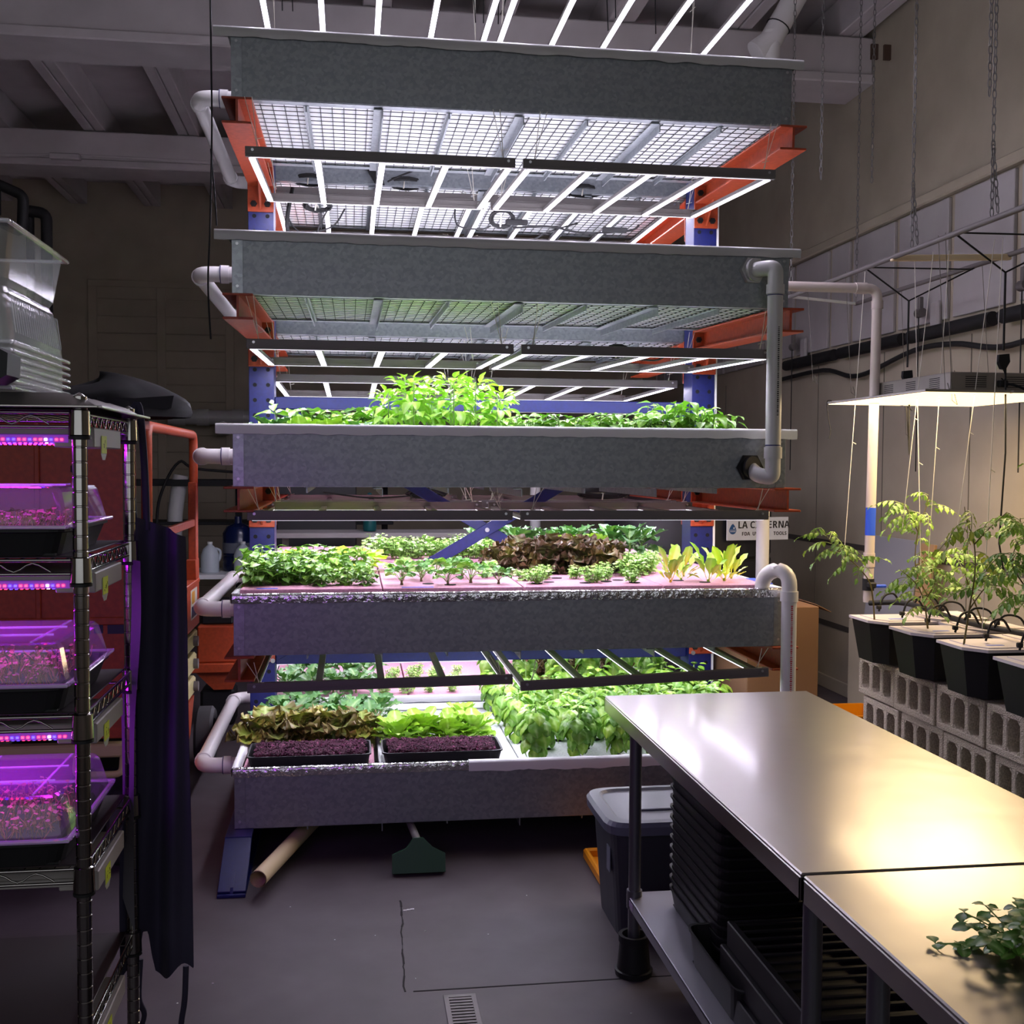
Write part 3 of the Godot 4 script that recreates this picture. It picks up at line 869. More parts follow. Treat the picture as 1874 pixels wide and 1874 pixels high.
func cables() -> void:
	var y := 3.222
	coil("cable_coil", "black cable coil over the topmost rear light, nearest the left column", V(-0.22, y, -1.45), Vector2(0.17, 0.045), 4, [])
	coil("cable_coil", "black cable coil over the topmost rear light beside a cable bundle", V(0.30, y, -1.45), Vector2(0.18, 0.05), 4, [])
	coil("cable_coil", "black cable coil over the topmost rear light, nearest the right column", V(1.30, y, -1.45), Vector2(0.20, 0.05), 4, [V(1.22, y, -1.45), V(1.27, 3.30, -1.45), V(1.33, 3.36, -1.45)])
	coil("cable_coil", "tied black cable loop hanging below the topmost lights, left one", V(-0.17, 3.02, -1.16), Vector2(0.13, 0.05), 3, [V(-0.12, 3.03, -1.16), V(-0.16, 2.95, -1.16), V(-0.19, 2.86, -1.17)])
	coil("cable_coil", "tangled black cable loop hanging below the topmost lights, right one", V(0.80, 2.97, -1.16), Vector2(0.12, 0.09), 3, [V(0.74, 2.98, -1.16), V(0.68, 2.96, -1.16), V(0.56, 2.98, -1.16), V(0.55, 3.10, -1.16)])
	coil("cable_coil", "black cable coil over the middle rear light beside the blue brace", V(0.42, 1.512, -1.44), Vector2(0.20, 0.045), 4, [V(0.32, 1.53, -1.44), V(0.1, 1.52, -1.44), V(-0.15, 1.55, -1.44)])
	coil("cable_coil", "black cable coil over the middle rear light near the right column", V(1.43, 1.512, -1.44), Vector2(0.26, 0.05), 5, [V(1.52, 1.53, -1.44), V(1.62, 1.58, -1.44), V(1.68, 1.60, -1.44)])
	coil("cable_coil", "small black cable loop over the second highest right light", V(1.30, 2.235, -0.6), Vector2(0.10, 0.06), 2, [V(1.34, 2.24, -0.6), V(1.5, 2.23, -0.62), V(1.56, 2.26, -0.6)])
	var bundle := MB.new()
	for i in 5:
		bundle.tube(smooth([V(0.06 + i * 0.012, 3.37, -1.405), V(0.10 + i * 0.008, 3.30, -1.40), V(0.14 + i * 0.01, 3.235, -1.405)], 5), 0.006, 6)
	bundle.tube(smooth([V(0.15, 3.36, -1.40), V(0.165, 3.30, -1.40), V(0.18, 3.23, -1.40)], 5), 0.005, 6).tube(smooth([V(0.40, 3.34, -1.40), V(0.28, 3.29, -1.40), V(0.20, 3.25, -1.40)], 5), 0.005, 6)
	solo("cable_bundle", bundle, M.black_rubber, "bundle of black cables running down between two upper cable coils", "cable")
	solo("power_lead", MB.new().tube(smooth([V(0.86, 2.975, -1.17), V(1.05, 2.99, -1.17), V(1.25, 2.965, -1.18), V(1.50, 2.985, -1.18), V(1.56, 3.02, -1.19)], 6), 0.006, 6).tube(smooth([V(0.95, 2.90, -1.18), V(1.05, 2.96, -1.18), V(1.22, 3.02, -1.2)], 6), 0.005, 6).box(V(0.88, 3.005, -1.165), V(0.12, 0.03, 0.03), 0.006).box(V(1.42, 2.985, -1.175), V(0.14, 0.028, 0.03), 0.006), M.black_rubber, "black power leads and drivers strung below the topmost lights", "cable")
	solo("hanging_cable", MB.new().tube(smooth([V(-0.60, 4.74, -0.2), V(-0.57, 3.56, 0.01), V(-0.565, 3.1, 0.03), V(-0.575, 2.7, 0.02), V(-0.585, 2.45, 0.02), V(-0.575, 2.22, 0.02)], 6), 0.004, 6).tube(smooth([V(-0.57, 3.0, 0.025), V(-0.555, 2.8, 0.02), V(-0.55, 2.69, 0.01)], 6), 0.0035, 6), M.black_rubber, "long black cable hanging past the left ends of the upper trays", "cable")
	solo("power_lead", MB.new().tube(smooth([V(-0.30, 3.15, -1.2), V(-0.33, 2.95, -1.2), V(-0.28, 2.80, -1.19), V(-0.31, 2.72, -1.18)], 6), 0.012, 6).tube(smooth([V(-0.33, 3.0, -1.2), V(-0.26, 2.92, -1.19), V(-0.10, 2.95, -1.19), V(-0.03, 3.05, -1.2)], 6), 0.005, 6), M.black_rubber, "black power lead looping beside the top of the left column", "cable")
	# thin ties that carry the topmost lights
	var g := MB.new()
	for q in [[-0.33, -0.1], [-0.28, -0.12], [0.62, -0.25], [0.66, 0.05], [0.735, 0.1], [1.30, -0.1], [1.34, 0.0], [1.55, 0.0]]:
		g.tube([V(q[0], 3.92, -0.85), V(q[0] + q[1] * 0.3, 5.0, -0.95)], 0.003, 5)
	stuff(solo("support_wires", g, M.black_rubber, "thin dark wires carrying the topmost lights from the roof beam", "wire"))

# One leaf that grows from the origin along +z and bends down. o: k place of the widest part, p roundness, droop, fold, cup, ruf and waves of the edge, stalk share, puck blisters.
func leaf(long: float, wide: float, o: Dictionary, a: Color, b: Color, e: Color, nu := 8, nv := 4) -> MB:
	var rows := []
	var cols := []
	var c := Vector3.ZERO
	var stalk: float = o.get("stalk", 0.12)
	for i in nu + 1:
		var t := float(i) / nu
		var ang: float = o.get("lift", 0.0) - o.get("droop", 0.6) * t
		var T := V(0, sin(ang), cos(ang))
		var N := V(0, cos(ang), -sin(ang))
		if i > 0:
			c += T * (long / nu)
		var w := wide * 0.035
		if t > stalk:
			var s := clampf((t - stalk) / (1.0 - stalk), 0.0, 1.0)
			w = maxf(wide * 0.5 * pow(maxf(sin(PI * pow(s, o.get("k", 0.8))), 0.0), o.get("p", 0.8)), wide * 0.02)
			if o.has("lobes"):
				w *= 0.72 + 0.28 * absf(sin(s * PI * o.lobes))
		var row := []
		var line := []
		for j in nv + 1:
			var u := -1.0 + 2.0 * j / nv
			var z: float = o.get("fold", 0.2) * absf(u) * w + o.get("cup", 0.0) * u * u * w
			var big := w / (wide * 0.5)
			z += o.get("ruf", 0.0) * u * u * big * sin(t * TAU * o.get("waves", 3.0) + (1.7 if u > 0 else 0.0))
			z += o.get("puck", 0.0) * big * sin(t * 21.0) * cos(u * 5.0)
			var out := u * w
			var extra: float = o.get("ruf", 0.0) * 0.6 * absf(u) * big * cos(t * TAU * o.get("waves", 3.0) * 1.3)
			row.append(c + V(out, 0, 0) + N * z + T * extra)
			var col := a.lerp(b, t).lerp(e, pow(absf(u), 2.0) * 0.8 if t > stalk else 0.0)
			if absf(u) < 0.1:
				col = col.lerp(Color(0.62, 0.72, 0.38), 0.25)
			if absf(u) < 0.1:
				col = col.lerp(Color(0.55, 0.68, 0.36), o.get("rib", 0.0))
			line.append(Color(col.r * 1.3, col.g * 1.3, col.b * 1.25))
		rows.append(row)
		cols.append(line)
	return MB.new().sheet(rows, cols)

# A plant with each leaf a part: leaves is a list of meshes; rings say [count, height, elevation, size].
func leafed(leaves: Array, mats: Array, rings: Array, stem_h: float, stem_r: float, stem_m: Material, spread := 0.01) -> Node3D:
	var t := Node3D.new()
	part("stem", MB.new().cyl(V(0, 0.0, 0), V(0, maxf(stem_h, 0.012), 0), stem_r, stem_r * 0.6, 7), stem_m, t)
	var phi := rr(0, TAU)
	for r in rings:
		for i in r[0]:
			phi += 2.4 + rr(-0.35, 0.35)
			var b := Basis(Vector3.UP, phi) * Basis(Vector3.RIGHT, -(r[2] + rr(-0.14, 0.14))) * Basis(V(0, 0, 1), rr(-0.25, 0.25))
			var s: float = r[3] * rr(0.85, 1.15)
			var at := V(sin(phi), 0, cos(phi)) * spread + V(0, r[1] + rr(-0.008, 0.008), 0)
			part("leaf", leaves[rng.randi() % leaves.size()], mats[rng.randi() % mats.size()], t, Transform3D(b.scaled(Vector3.ONE * s), at))
	return t

# A small plant whose leaves are one foliage part. stems: [count, height, lean]; each carries pairs of leaves.
func clump(leaves: Array, m: Material, stem_m: Material, stems: int, high: float, lean: float, pairs: int, size: float, from := 0.25, out := 0.02, elev := 0.15) -> Node3D:
	var t := Node3D.new()
	var f := MB.new()
	var st := MB.new()
	for i in stems:
		var a := TAU * i / stems + rr(-0.5, 0.5)
		var h := high * rr(0.75, 1.1)
		var l := rr(0.0, lean)
		var foot := V(cos(a), 0, sin(a)) * out * rr(0.2, 1.0)
		var tip := foot + V(cos(a) * sin(l), cos(l), sin(a) * sin(l)) * h
		st.tube([foot, foot.lerp(tip, 0.5) + V(rr(-0.004, 0.004), 0.004, rr(-0.004, 0.004)), tip], 0.0016, 5, false)
		var twist := rr(0, TAU)
		for k in pairs:
			var q := foot.lerp(tip, lerpf(from, 1.0, float(k) / maxf(pairs - 1, 1)))
			twist += PI / 2 + rr(-0.4, 0.4)
			for s in [0.0, PI]:
				var g := size * rr(0.75, 1.2) * (0.75 if k == pairs - 1 else 1.0)
				var b := Basis(Vector3.UP, twist + s + rr(-0.3, 0.3)) * Basis(Vector3.RIGHT, -(elev + rr(-0.3, 0.35))) * Basis(V(0, 0, 1), rr(-0.3, 0.3))
				var tone := rr(0.78, 1.12)
				f.add(leaves[rng.randi() % leaves.size()], Transform3D(b.scaled(Vector3.ONE * g), q), Color(tone, tone * rr(0.95, 1.05), tone * rr(0.8, 1.1)))
	part("stem", st, stem_m, t)
	part("foliage", f, m, t)
	return t

func plant(proto: Node3D, called: String, label: String, category: String, at: Vector3, size := 1.0, group := "") -> void:
	var d := copy(proto, called, label, at, rr(0, TAU), size, group)
	d.set_meta("category", category)

func cups(at: Vector3, label: String) -> void:
	pass

func meshes(list: Array) -> Array:
	var out := []
	for x in list:
		out.append(x.mesh())
	return out

func plants() -> void:
	var W := Color.WHITE
	var bk := Color(0.45, 0.55, 0.25)
	var greens := [leafy("leaf_mid", Color(1, 1, 1), bk, 0.42), leafy("leaf_deep", Color(0.80, 0.86, 0.80), bk, 0.42), leafy("leaf_light", Color(1.0, 1.0, 0.82), bk, 0.42)]
	var stem := mat("stem_green", Color(0.45, 0.58, 0.28), 0.6)
	var stem_brown := mat("stem_brown", Color(0.42, 0.36, 0.24), 0.7)
	var cup := mat("net_cup", Color(0.03, 0.025, 0.02), 0.9)

	# colours are linear
	var bas_a := Color(0.12, 0.27, 0.028)
	var bas_b := Color(0.10, 0.25, 0.025)
	var bas_y := Color(0.24, 0.38, 0.035)
	var basil_leaf := []
	for i in 4:
		basil_leaf.append(leaf(0.078, 0.058, {"k": 0.78, "p": 0.72, "droop": [1.5, 1.2, 1.7, 1.35][i], "fold": 0.12, "cup": -0.34, "puck": 0.0035, "stalk": 0.1}, bas_y if i == 1 else bas_a, bas_y if i == 3 else bas_b, bas_a, 9, 6))
	var basil_meshes := meshes(basil_leaf)
	var basil := []
	for i in 4:
		basil.append(leafed(basil_meshes, [greens[0], greens[1], greens[0], greens[2]], [[5, 0.065, -0.55, 0.85], [6, 0.10, -0.5, 1.0], [7, 0.135, -0.4, 1.1], [7, 0.17, -0.2, 1.15], [6, 0.20, 0.1, 1.0], [4, 0.222, 0.6, 0.65]], 0.22, 0.006, stem, 0.026))
	var hole_mesh := MB.new().cyl(V(0, 0, 0), V(0, 0.002, 0), 0.026, -1.0, 18).mesh()

	# basil on the lowest tray: seven staggered rows
	for row in 7:
		var z := -0.125 - row * 0.16
		var n := 0
		for k in 7:
			var x := 0.83 + k * 0.185 + (0.09 if row % 2 == 1 else 0.0) - row * 0.012
			if x > 1.90:
				continue
			var p := V(x + rr(-0.012, 0.012), 0.379, z + rr(-0.012, 0.012))
			plant(basil[rng.randi() % 4], "basil_plant", "basil plant on the lowest front tray, %s row back, %s along" % [ORD[row], ORD[n]], "basil plant", p, rr(0.92, 1.1), "basil on the lowest front tray")
			if row < 3:
				var cp := solo("planting_hole", hole_mesh, cup, "dark planting hole under basil, %s row back, %s along" % [ORD[row], ORD[n]], "planting hole", "planting holes under the basil", V(p.x, 0.3782, p.z))
			n += 1

	# butter lettuce behind the right seedling tray
	var but := []
	for i in 3:
		but.append(leaf(0.125, 0.075, {"k": 1.25, "p": 0.6, "droop": [0.5, 0.75, 0.35][i], "fold": 0.05, "cup": 0.35, "rib": 0.5, "ruf": 0.005, "puck": 0.003, "waves": 3.4, "stalk": 0.06}, Color(0.36, 0.50, 0.12), Color(0.25, 0.43, 0.04), Color(0.22, 0.40, 0.04), 12, 8))
	var but_m := meshes(but)
	var butter := []
	for i in 3:
		butter.append(leafed(but_m, [greens[0], greens[2]], [[8, 0.008, 0.45, 0.78], [8, 0.014, 0.85, 0.88], [8, 0.02, 1.15, 0.85], [4, 0.024, 1.4, 0.7]], 0.02, 0.008, stem, 0.006))
	var bp := [[0.22, -0.45, "nearest the bronze lettuce"], [0.34, -0.52, "in the middle of the row"], [0.47, -0.48, "second from the basil"], [0.585, -0.50, "nearest the basil"]]
	for q in bp:
		plant(butter[rng.randi() % 3], "butter_lettuce", "bright yellow green lettuce behind the right seedling tray, %s" % q[2], "lettuce", V(q[0], 0.379, q[1]), rr(1.15, 1.3), "bright lettuce on the lowest front tray")
	plant(butter[1], "butter_lettuce", "upright lettuce standing behind the bright lettuce on the lowest tray", "lettuce", V(0.56, 0.379, -0.78), 1.05)

	# bronze frilled lettuce
	var frill := []
	for i in 4:
		frill.append(leaf(0.13, 0.105, {"k": 1.45, "p": 0.5, "droop": [0.7, 1.0, 0.5, 0.85][i], "fold": 0.1, "cup": 0.15, "ruf": 0.020, "waves": [5.6, 6.3, 5.1, 6.0][i], "stalk": 0.05}, Color(0.15, 0.29, 0.035), Color(0.17, 0.23, 0.035), Color(0.18, 0.11, 0.035), 30, 12))
	var frill_m := meshes(frill)
	var bronze_mats := [leafy("bronze_leaf", Color(1, 0.98, 0.9), Color(0.4, 0.35, 0.2), 0.45), leafy("bronze_dull", Color(0.80, 0.76, 0.82), Color(0.4, 0.35, 0.2), 0.45)]
	var bronze := []
	for i in 3:
		bronze.append(leafed(frill_m, bronze_mats, [[6, 0.01, 0.35, 1.0], [6, 0.02, 0.75, 1.0], [6, 0.03, 1.15, 0.85]], 0.03, 0.01, stem, 0.008))
	var place := ["leftmost at the white rim", "second from the left rim", "third from the left rim", "rightmost, next to bright lettuce"]
	for i in 4:
		plant(bronze[i % 3], "bronze_lettuce", "frilly bronze lettuce behind the left seedling tray, %s" % place[i], "lettuce", V([-0.40, -0.24, -0.08, 0.06][i], 0.379, -0.52 - 0.03 * (i % 2)), [1.35, 1.5, 1.35, 1.15][i], "bronze lettuce on the lowest front tray")
	# darker red lettuce on the second lowest tray
	var red := []
	for i in 4:
		red.append(leaf(0.135, 0.11, {"k": 1.45, "p": 0.5, "droop": [0.6, 0.9, 0.45, 0.8][i], "fold": 0.1, "cup": 0.15, "ruf": 0.023, "waves": [6.1, 6.8, 5.6, 6.4][i], "stalk": 0.05}, Color(0.12, 0.20, 0.03), Color(0.10, 0.09, 0.028), Color(0.10, 0.042, 0.028), 30, 12))
	var red_m := meshes(red)
	var reds := []
	for i in 3:
		reds.append(leafed(red_m, bronze_mats, [[7, 0.01, 0.4, 1.0], [7, 0.025, 0.8, 1.0], [7, 0.035, 1.2, 0.95]], 0.03, 0.01, stem, 0.01))
	for i in 6:
		plant(reds[i % 3], "red_lettuce", "dark red frilled lettuce on the pink rafts, %s along the clump" % ORD[i], "lettuce", V([0.74, 0.86, 0.97, 1.08, 1.19, 1.29][i], 1.169, [-0.62, -0.78, -0.68, -0.80, -0.66, -0.82][i]), [0.95, 1.2, 1.15, 1.3, 1.2, 1.1][i], "red lettuce on the second lowest front tray")
	for i in 3:
		plant(reds[i], "red_lettuce", "red lettuce on the lowest rear tray among the greens, %s along" % ORD[i], "lettuce", V([1.16, 1.30, 1.62][i], 0.393, -1.95), 1.0, "red lettuce on the lowest rear tray")

	# dark lobed greens
	var kale := []
	for i in 4:
		kale.append(leaf(0.095, 0.062, {"k": 1.05, "p": 0.65, "droop": [0.9, 1.2, 0.6, 1.0][i], "fold": 0.25, "ruf": 0.006, "waves": 4.0, "lobes": 3.5, "stalk": 0.25}, Color(0.16, 0.30, 0.07), Color(0.075, 0.20, 0.06), Color(0.08, 0.21, 0.075), 12, 6))
	var kale_m := meshes(kale)
	var kales := []
	for i in 3:
		kales.append(leafed(kale_m, [greens[0], greens[1]], [[6, 0.02, 0.5, 1.0], [6, 0.035, 0.9, 1.05], [5, 0.05, 1.25, 0.9]], 0.05, 0.005, stem, 0.006))
	for i in 10:
		plant(kales[i % 3], "leafy_green", "dark lobed leafy green behind the bronze lettuce, %s row, %s from the left" % ["front" if i < 5 else "back", ORD[i % 5]], "leafy green", V(-0.40 + (i % 5) * 0.125 + (0.05 if i >= 5 else 0.0), 0.379, -0.72 if i < 5 else -0.98), rr(1.15, 1.4), "dark greens on the lowest front tray")
	for i in 8:
		plant(kales[i % 3], "leafy_green", "dark leafy green on the lowest rear tray, %s row, %s from the left" % ["front" if i < 4 else "back", ORD[i % 4]], "leafy green", V(-0.36 + (i % 4) * 0.13 + (0.06 if i >= 4 else 0.0), 0.393, -1.62 if i < 4 else -1.95), rr(1.1, 1.5), "dark greens on the lowest rear tray")
	for i in 7:
		plant(kales[i % 3], "leafy_green", "dark leafy green behind the red lettuce, second lowest rear tray, %s from the left" % ORD[i], "leafy green", V(0.80 + i * 0.10, 1.167, -2.0 - 0.12 * (i % 2)), rr(1.25, 1.55), "dark greens on the second lowest rear tray")
	# upright lettuce at the rear right of that tray
	for i in 6:
		plant(butter[i % 3] if i < 3 else kales[i % 3], "leafy_green", "upright green lettuce on the second lowest rear tray, %s to the right" % ORD[i], "lettuce", V(1.26 + i * 0.10, 1.167, -1.72 - 0.1 * (i % 2)), 1.1 if i < 3 else 1.6, "tall lettuce on the second lowest rear tray")

	# soft small-leaved herbs
	var herb := []
	for i in 3:
		herb.append(leaf(0.046, 0.030, {"k": 0.75, "p": 0.78, "droop": 0.8, "fold": 0.2, "ruf": 0.0015, "waves": 4.0, "stalk": 0.12}, Color(0.19, 0.36, 0.05), [Color(0.16, 0.34, 0.045), Color(0.26, 0.43, 0.05), Color(0.12, 0.28, 0.04)][i], Color(0.16, 0.34, 0.045), 6, 4))
	var tiny := []
	for i in 2:
		tiny.append(leaf(0.018, 0.015, {"k": 0.9, "p": 0.6, "droop": 0.5, "fold": 0.1, "stalk": 0.3}, Color(0.26, 0.44, 0.10), Color(0.25, 0.46, 0.09), Color(0.25, 0.46, 0.09), 4, 2))
	var minty := []
	for i in 4:
		minty.append(clump(herb, greens[i % 2], stem, 7, 0.11, 0.6, 5, 1.2, 0.15, 0.04))
	var sprig := []
	for i in 4:
		sprig.append(clump(tiny, greens[0], stem, 13, 0.075, 0.6, 6, 1.5, 0.2, 0.03))
	var mint_at := [[-0.40, -0.20], [-0.30, -0.24], [-0.20, -0.27], [-0.42, -0.38], [-0.32, -0.42], [-0.21, -0.45], [-0.11, -0.40], [-0.40, -0.58], [-0.29, -0.62], [-0.18, -0.62], [-0.08, -0.58], [0.0, -0.50]]
	for i in mint_at.size():
		plant(minty[i % 4], "herb_clump", "bushy green herb at the left of the pink rafts, %s from the front left corner" % ORD[i], "herb", V(mint_at[i][0], 1.169, mint_at[i][1]), rr(1.0, 1.3), "bushy herbs on the second lowest front tray")
	var small_at := [[-0.13, -0.17, "left"], [-0.02, -0.20, "middle"], [0.065, -0.17, "right"], [0.06, -0.40, "rear"]]
	for q in small_at:
		plant(minty[rng.randi() % 4], "herb_clump", "small round herb clump standing alone on the first pink raft, %s one" % q[2], "herb", V(q[0], 1.169, q[1]), rr(0.62, 0.78), "small herb clumps on the first pink raft")
	# broad pale leaves behind the herbs
	var pale := []
	for i in 3:
		pale.append(leaf(0.12, 0.085, {"k": 1.0, "p": 0.65, "droop": 0.9, "fold": 0.1, "cup": -0.15, "ruf": 0.005, "waves": 3.0, "stalk": 0.15}, Color(0.42, 0.60, 0.08), [Color(0.50, 0.66, 0.06), Color(0.62, 0.66, 0.04), Color(0.38, 0.60, 0.07)][i], Color(0.42, 0.60, 0.06), 8, 5))
	var pale_m := meshes(pale)
	var pales := []
	for i in 2:
		pales.append(leafed(pale_m, [greens[0], greens[2]], [[5, 0.03, 0.35, 1.0], [5, 0.05, 0.8, 0.95]], 0.05, 0.006, stem, 0.008))
	for i in 7:
		plant(pales[i % 2], "pale_green", "broad yellow green leaves behind the bushy herbs, %s from the left" % ORD[i], "leafy green", V(-0.36 + i * 0.078, 1.169, -0.84 - 0.12 * (i % 2)), rr(1.0, 1.2), "pale broad leaves on the second lowest front tray")
	# strawberries: three round leaflets on a stalk
	var trio := []
	for i in 3:
		var t3 := MB.new()
		var one := leaf(0.036, 0.032, {"k": 1.0, "p": 0.55, "droop": 0.7, "fold": 0.25, "ruf": 0.002, "waves": 5.0, "stalk": 0.05}, [Color(0.15, 0.33, 0.07), Color(0.24, 0.42, 0.07), Color(0.10, 0.26, 0.075)][i], [Color(0.14, 0.33, 0.07), Color(0.30, 0.46, 0.07), Color(0.09, 0.25, 0.07)][i], Color(0.15, 0.34, 0.07), 6, 4)
		t3.col = Color(0.35, 0.45, 0.15)
		t3.tube([V(0, 0, 0), V(0, 0.012, 0.025), V(0, 0.016, 0.05)], 0.0013, 5, false)
		for s in [-1.2, 0.0, 1.2]:
			t3.add(one, Transform3D(Basis(Vector3.UP, s) * Basis(Vector3.RIGHT, 0.1), V(0, 0.016, 0.05)))
		trio.append(t3)
	var trio_m := meshes(trio)
	var berry := []
	for i in 3:
		berry.append(leafed(trio_m, [greens[0], greens[1]], [[4, 0.012, 0.35, 1.0], [4, 0.016, 0.75, 1.0], [3, 0.02, 1.15, 0.8]], 0.02, 0.007, stem_brown, 0.004))
	var berry_at := [[0.225, -0.16], [0.32, -0.30], [0.43, -0.15], [0.54, -0.22], [0.66, -0.16], [0.24, -0.42], [0.40, -0.45], [0.52, -0.42], [0.64, -0.44], [0.34, -0.60], [0.50, -0.62]]
	for i in berry_at.size():
		plant(berry[i % 3], "strawberry_plant", "low strawberry plant with three-part leaves on the second pink raft, %s from the front" % ORD[i], "strawberry plant", V(berry_at[i][0], 1.169, berry_at[i][1]), rr(0.9, 1.2), "strawberry plants on the second pink raft")
	# fine sprigs on the third and fourth rafts and along the rear trays
	var sprig_at := [[0.835, -0.17], [0.80, -0.30], [0.90, -0.36], [1.05, -0.36], [1.10, -0.20], [1.17, -0.28], [1.20, -0.42], [1.28, -0.17], [1.33, -0.46], [1.40, -0.52], [1.38, -0.66], [1.47, -0.60], [1.50, -0.78], [1.42, -0.84], [1.56, -0.90]]
	for i in sprig_at.size():
		plant(sprig[i % 4], "herb_seedling", "fine small-leaved herb on the pink rafts before the red lettuce, %s from the front left" % ORD[i], "herb seedling", V(sprig_at[i][0], 1.169, sprig_at[i][1]), rr(0.7, 1.0) if i < 8 else rr(1.0, 1.35), "fine herbs on the second lowest front tray")
	for i in 14:
		plant(sprig[i % 4], "herb_seedling", "fine herb on the second lowest rear tray, behind the blue cross brace, %s one" % ORD[i], "herb seedling", V(0.16 + (i % 7) * 0.105, 1.167, -1.62 - 0.22 * (i / 7)), rr(1.25, 1.6), "fine herbs on the second lowest rear tray")
	for i in 16:
		plant(sprig[i % 4], "herb_seedling", "tiny seedling on the lowest rear pink raft, %s row back, %s along" % [ORD[i / 4], ORD[i % 4]], "herb seedling", V(0.19 + (i % 4) * 0.13 + 0.03 * (i / 4), 0.393, -1.60 - 0.2 * (i / 4)), rr(0.55, 0.9), "seedlings on the lowest rear raft")
	var holes := 0
	for q in [[0.90, -0.22], [0.97, -0.40], [1.06, -0.17], [1.17, -0.22], [1.24, -0.28], [1.29, -0.165], [0.835, -0.165], [0.44, -0.145], [0.345, -0.20], [1.62, -0.15], [1.52, -0.24]]:
		solo("planting_hole", hole_mesh, cup, "dark planting hole in the pink rafts, %s counted from the red lettuce side" % ORD[holes], "planting hole", "planting holes in the pink rafts", V(q[0], 1.1682, q[1]))
		holes += 1

	# chard with coloured stems
	var chard_stems := [leafy("chard_orange", Color(1, 1, 1), Color(0.3, 0.3, 0.1), 0.4)]
	var ch := []
	for i in 3:
		ch.append(leaf(0.17, 0.054, {"k": 1.25, "p": 0.6, "droop": [0.35, 0.6, 0.2][i], "fold": 0.3, "ruf": 0.005, "waves": 3.5, "stalk": 0.34}, [Color(0.75, 0.33, 0.03), Color(0.60, 0.62, 0.12), Color(0.62, 0.60, 0.05)][i], [Color(0.26, 0.42, 0.07), Color(0.24, 0.44, 0.08), Color(0.46, 0.55, 0.06)][i], Color(0.22, 0.42, 0.08), 10, 6))
	var ch_m := meshes(ch)
	var chards := []
	for i in 3:
		chards.append(leafed([ch_m[i], ch_m[(i + 1) % 3] if i else ch_m[0]], [greens[0], greens[2]], [[4, 0.0, 0.7, 0.65], [4, 0.0, 1.2, 0.9], [2, 0.0, 1.45, 1.1]], 0.012, 0.007, stem, 0.006))
	var ch_at := [[1.46, -0.16, "orange stemmed, at the front"], [1.54, -0.26, "behind the orange stemmed one"], [1.64, -0.16, "tall, in the middle"], [1.73, -0.20, "yellow leaved, near the pipe"], [1.80, -0.30, "nearest the drop pipe"], [1.60, -0.42, "half hidden at the back"]]
	for i in 6:
		plant(chards[[0, 1, 1, 2, 2, 0][i]], "chard_plant", "chard plant at the right end of the pink rafts, %s" % ch_at[i][2], "chard", V(ch_at[i][0], 1.169, ch_at[i][1]), [1.0, 0.8, 1.05, 1.1, 0.85, 0.9][i], "chard on the second lowest front tray")

	# rear basil on the lowest tray
	for i in 12:
		plant(basil[i % 4], "basil_plant", "pale basil plant on the lowest rear tray, %s row, %s from the left" % ["front" if i < 6 else "back", ORD[i % 6]], "basil plant", V(0.82 + (i % 6) * 0.19 + (0.08 if i >= 6 else 0.0), 0.393, -1.62 if i < 6 else -2.2), rr(1.0, 1.2), "basil on the lowest rear tray")

	# the middle tray: tall bushes, low greens and young plants
	var spear := []
	for i in 4:
		spear.append(leaf(0.080, 0.037, {"k": 0.72, "p": 0.85, "droop": [1.1, 0.8, 1.5, 0.5][i], "fold": 0.3, "ruf": 0.002, "waves": 2.0, "stalk": 0.15}, Color(0.30, 0.50, 0.07), [Color(0.27, 0.50, 0.06), Color(0.33, 0.55, 0.07), Color(0.20, 0.40, 0.05), Color(0.36, 0.58, 0.08)][i], Color(0.27, 0.50, 0.06), 7, 4))
	var spear_m := meshes(spear)
	var tall := []
	for i in 3:
		tall.append(leafed(spear_m, [greens[0], greens[2], greens[0]], [[7, 0.05, -0.3, 1.0], [9, 0.10, -0.1, 1.1], [10, 0.15, 0.0, 1.1], [10, 0.20, 0.15, 1.1], [9, 0.24, 0.35, 1.0], [7, 0.27, 0.6, 0.85], [5, 0.285, 1.0, 0.7]], 0.285, 0.005, stem, 0.035))
	var tall_at := [[0.17, -0.30], [0.28, -0.22], [0.25, -0.45], [0.36, -0.36], [0.46, -0.22], [0.47, -0.48], [0.57, -0.32], [0.66, -0.24], [0.70, -0.44], [0.36, -0.62], [0.58, -0.60]]
	for i in tall_at.size():
		plant(tall[i % 3], "tall_green", "tall bushy green plant rising above the middle tray, %s in the clump" % ORD[i], "leafy plant", V(tall_at[i][0], 1.781, tall_at[i][1]), [0.88, 1.0, 1.12, 0.92, 1.05, 1.15, 1.05, 0.85, 0.92, 1.1, 1.1][i], "tall bushy plants on the middle tray")
	for i in 8:
		plant(butter[i % 3] if i % 3 else kales[i % 3], "low_green", "low broad-leaved green at the left of the middle tray, %s one" % ORD[i], "leafy green", V(-0.35 + (i % 4) * 0.13, 1.781, -0.20 if i < 4 else -0.40), rr(1.0, 1.15), "low greens at the left of the middle tray")
	for i in 6:
		plant(minty[i % 4], "herb_clump", "thin yellow green herb behind the low greens of the middle tray, %s one" % ORD[i], "herb", V(-0.25 + i * 0.075, 1.781, -0.55 - 0.1 * (i % 2)), rr(1.5, 1.75), "herbs at the left of the middle tray")
	for i in 12:
		plant(minty[i % 4], "herb_clump", "low bushy herb on the middle tray, right of the tall bush, %s one" % ORD[i], "herb", V(0.80 + (i % 6) * 0.11, 1.781, -0.14 if i < 6 else -0.32), rr(1.15, 1.4), "low herbs on the middle tray")
	var young := []
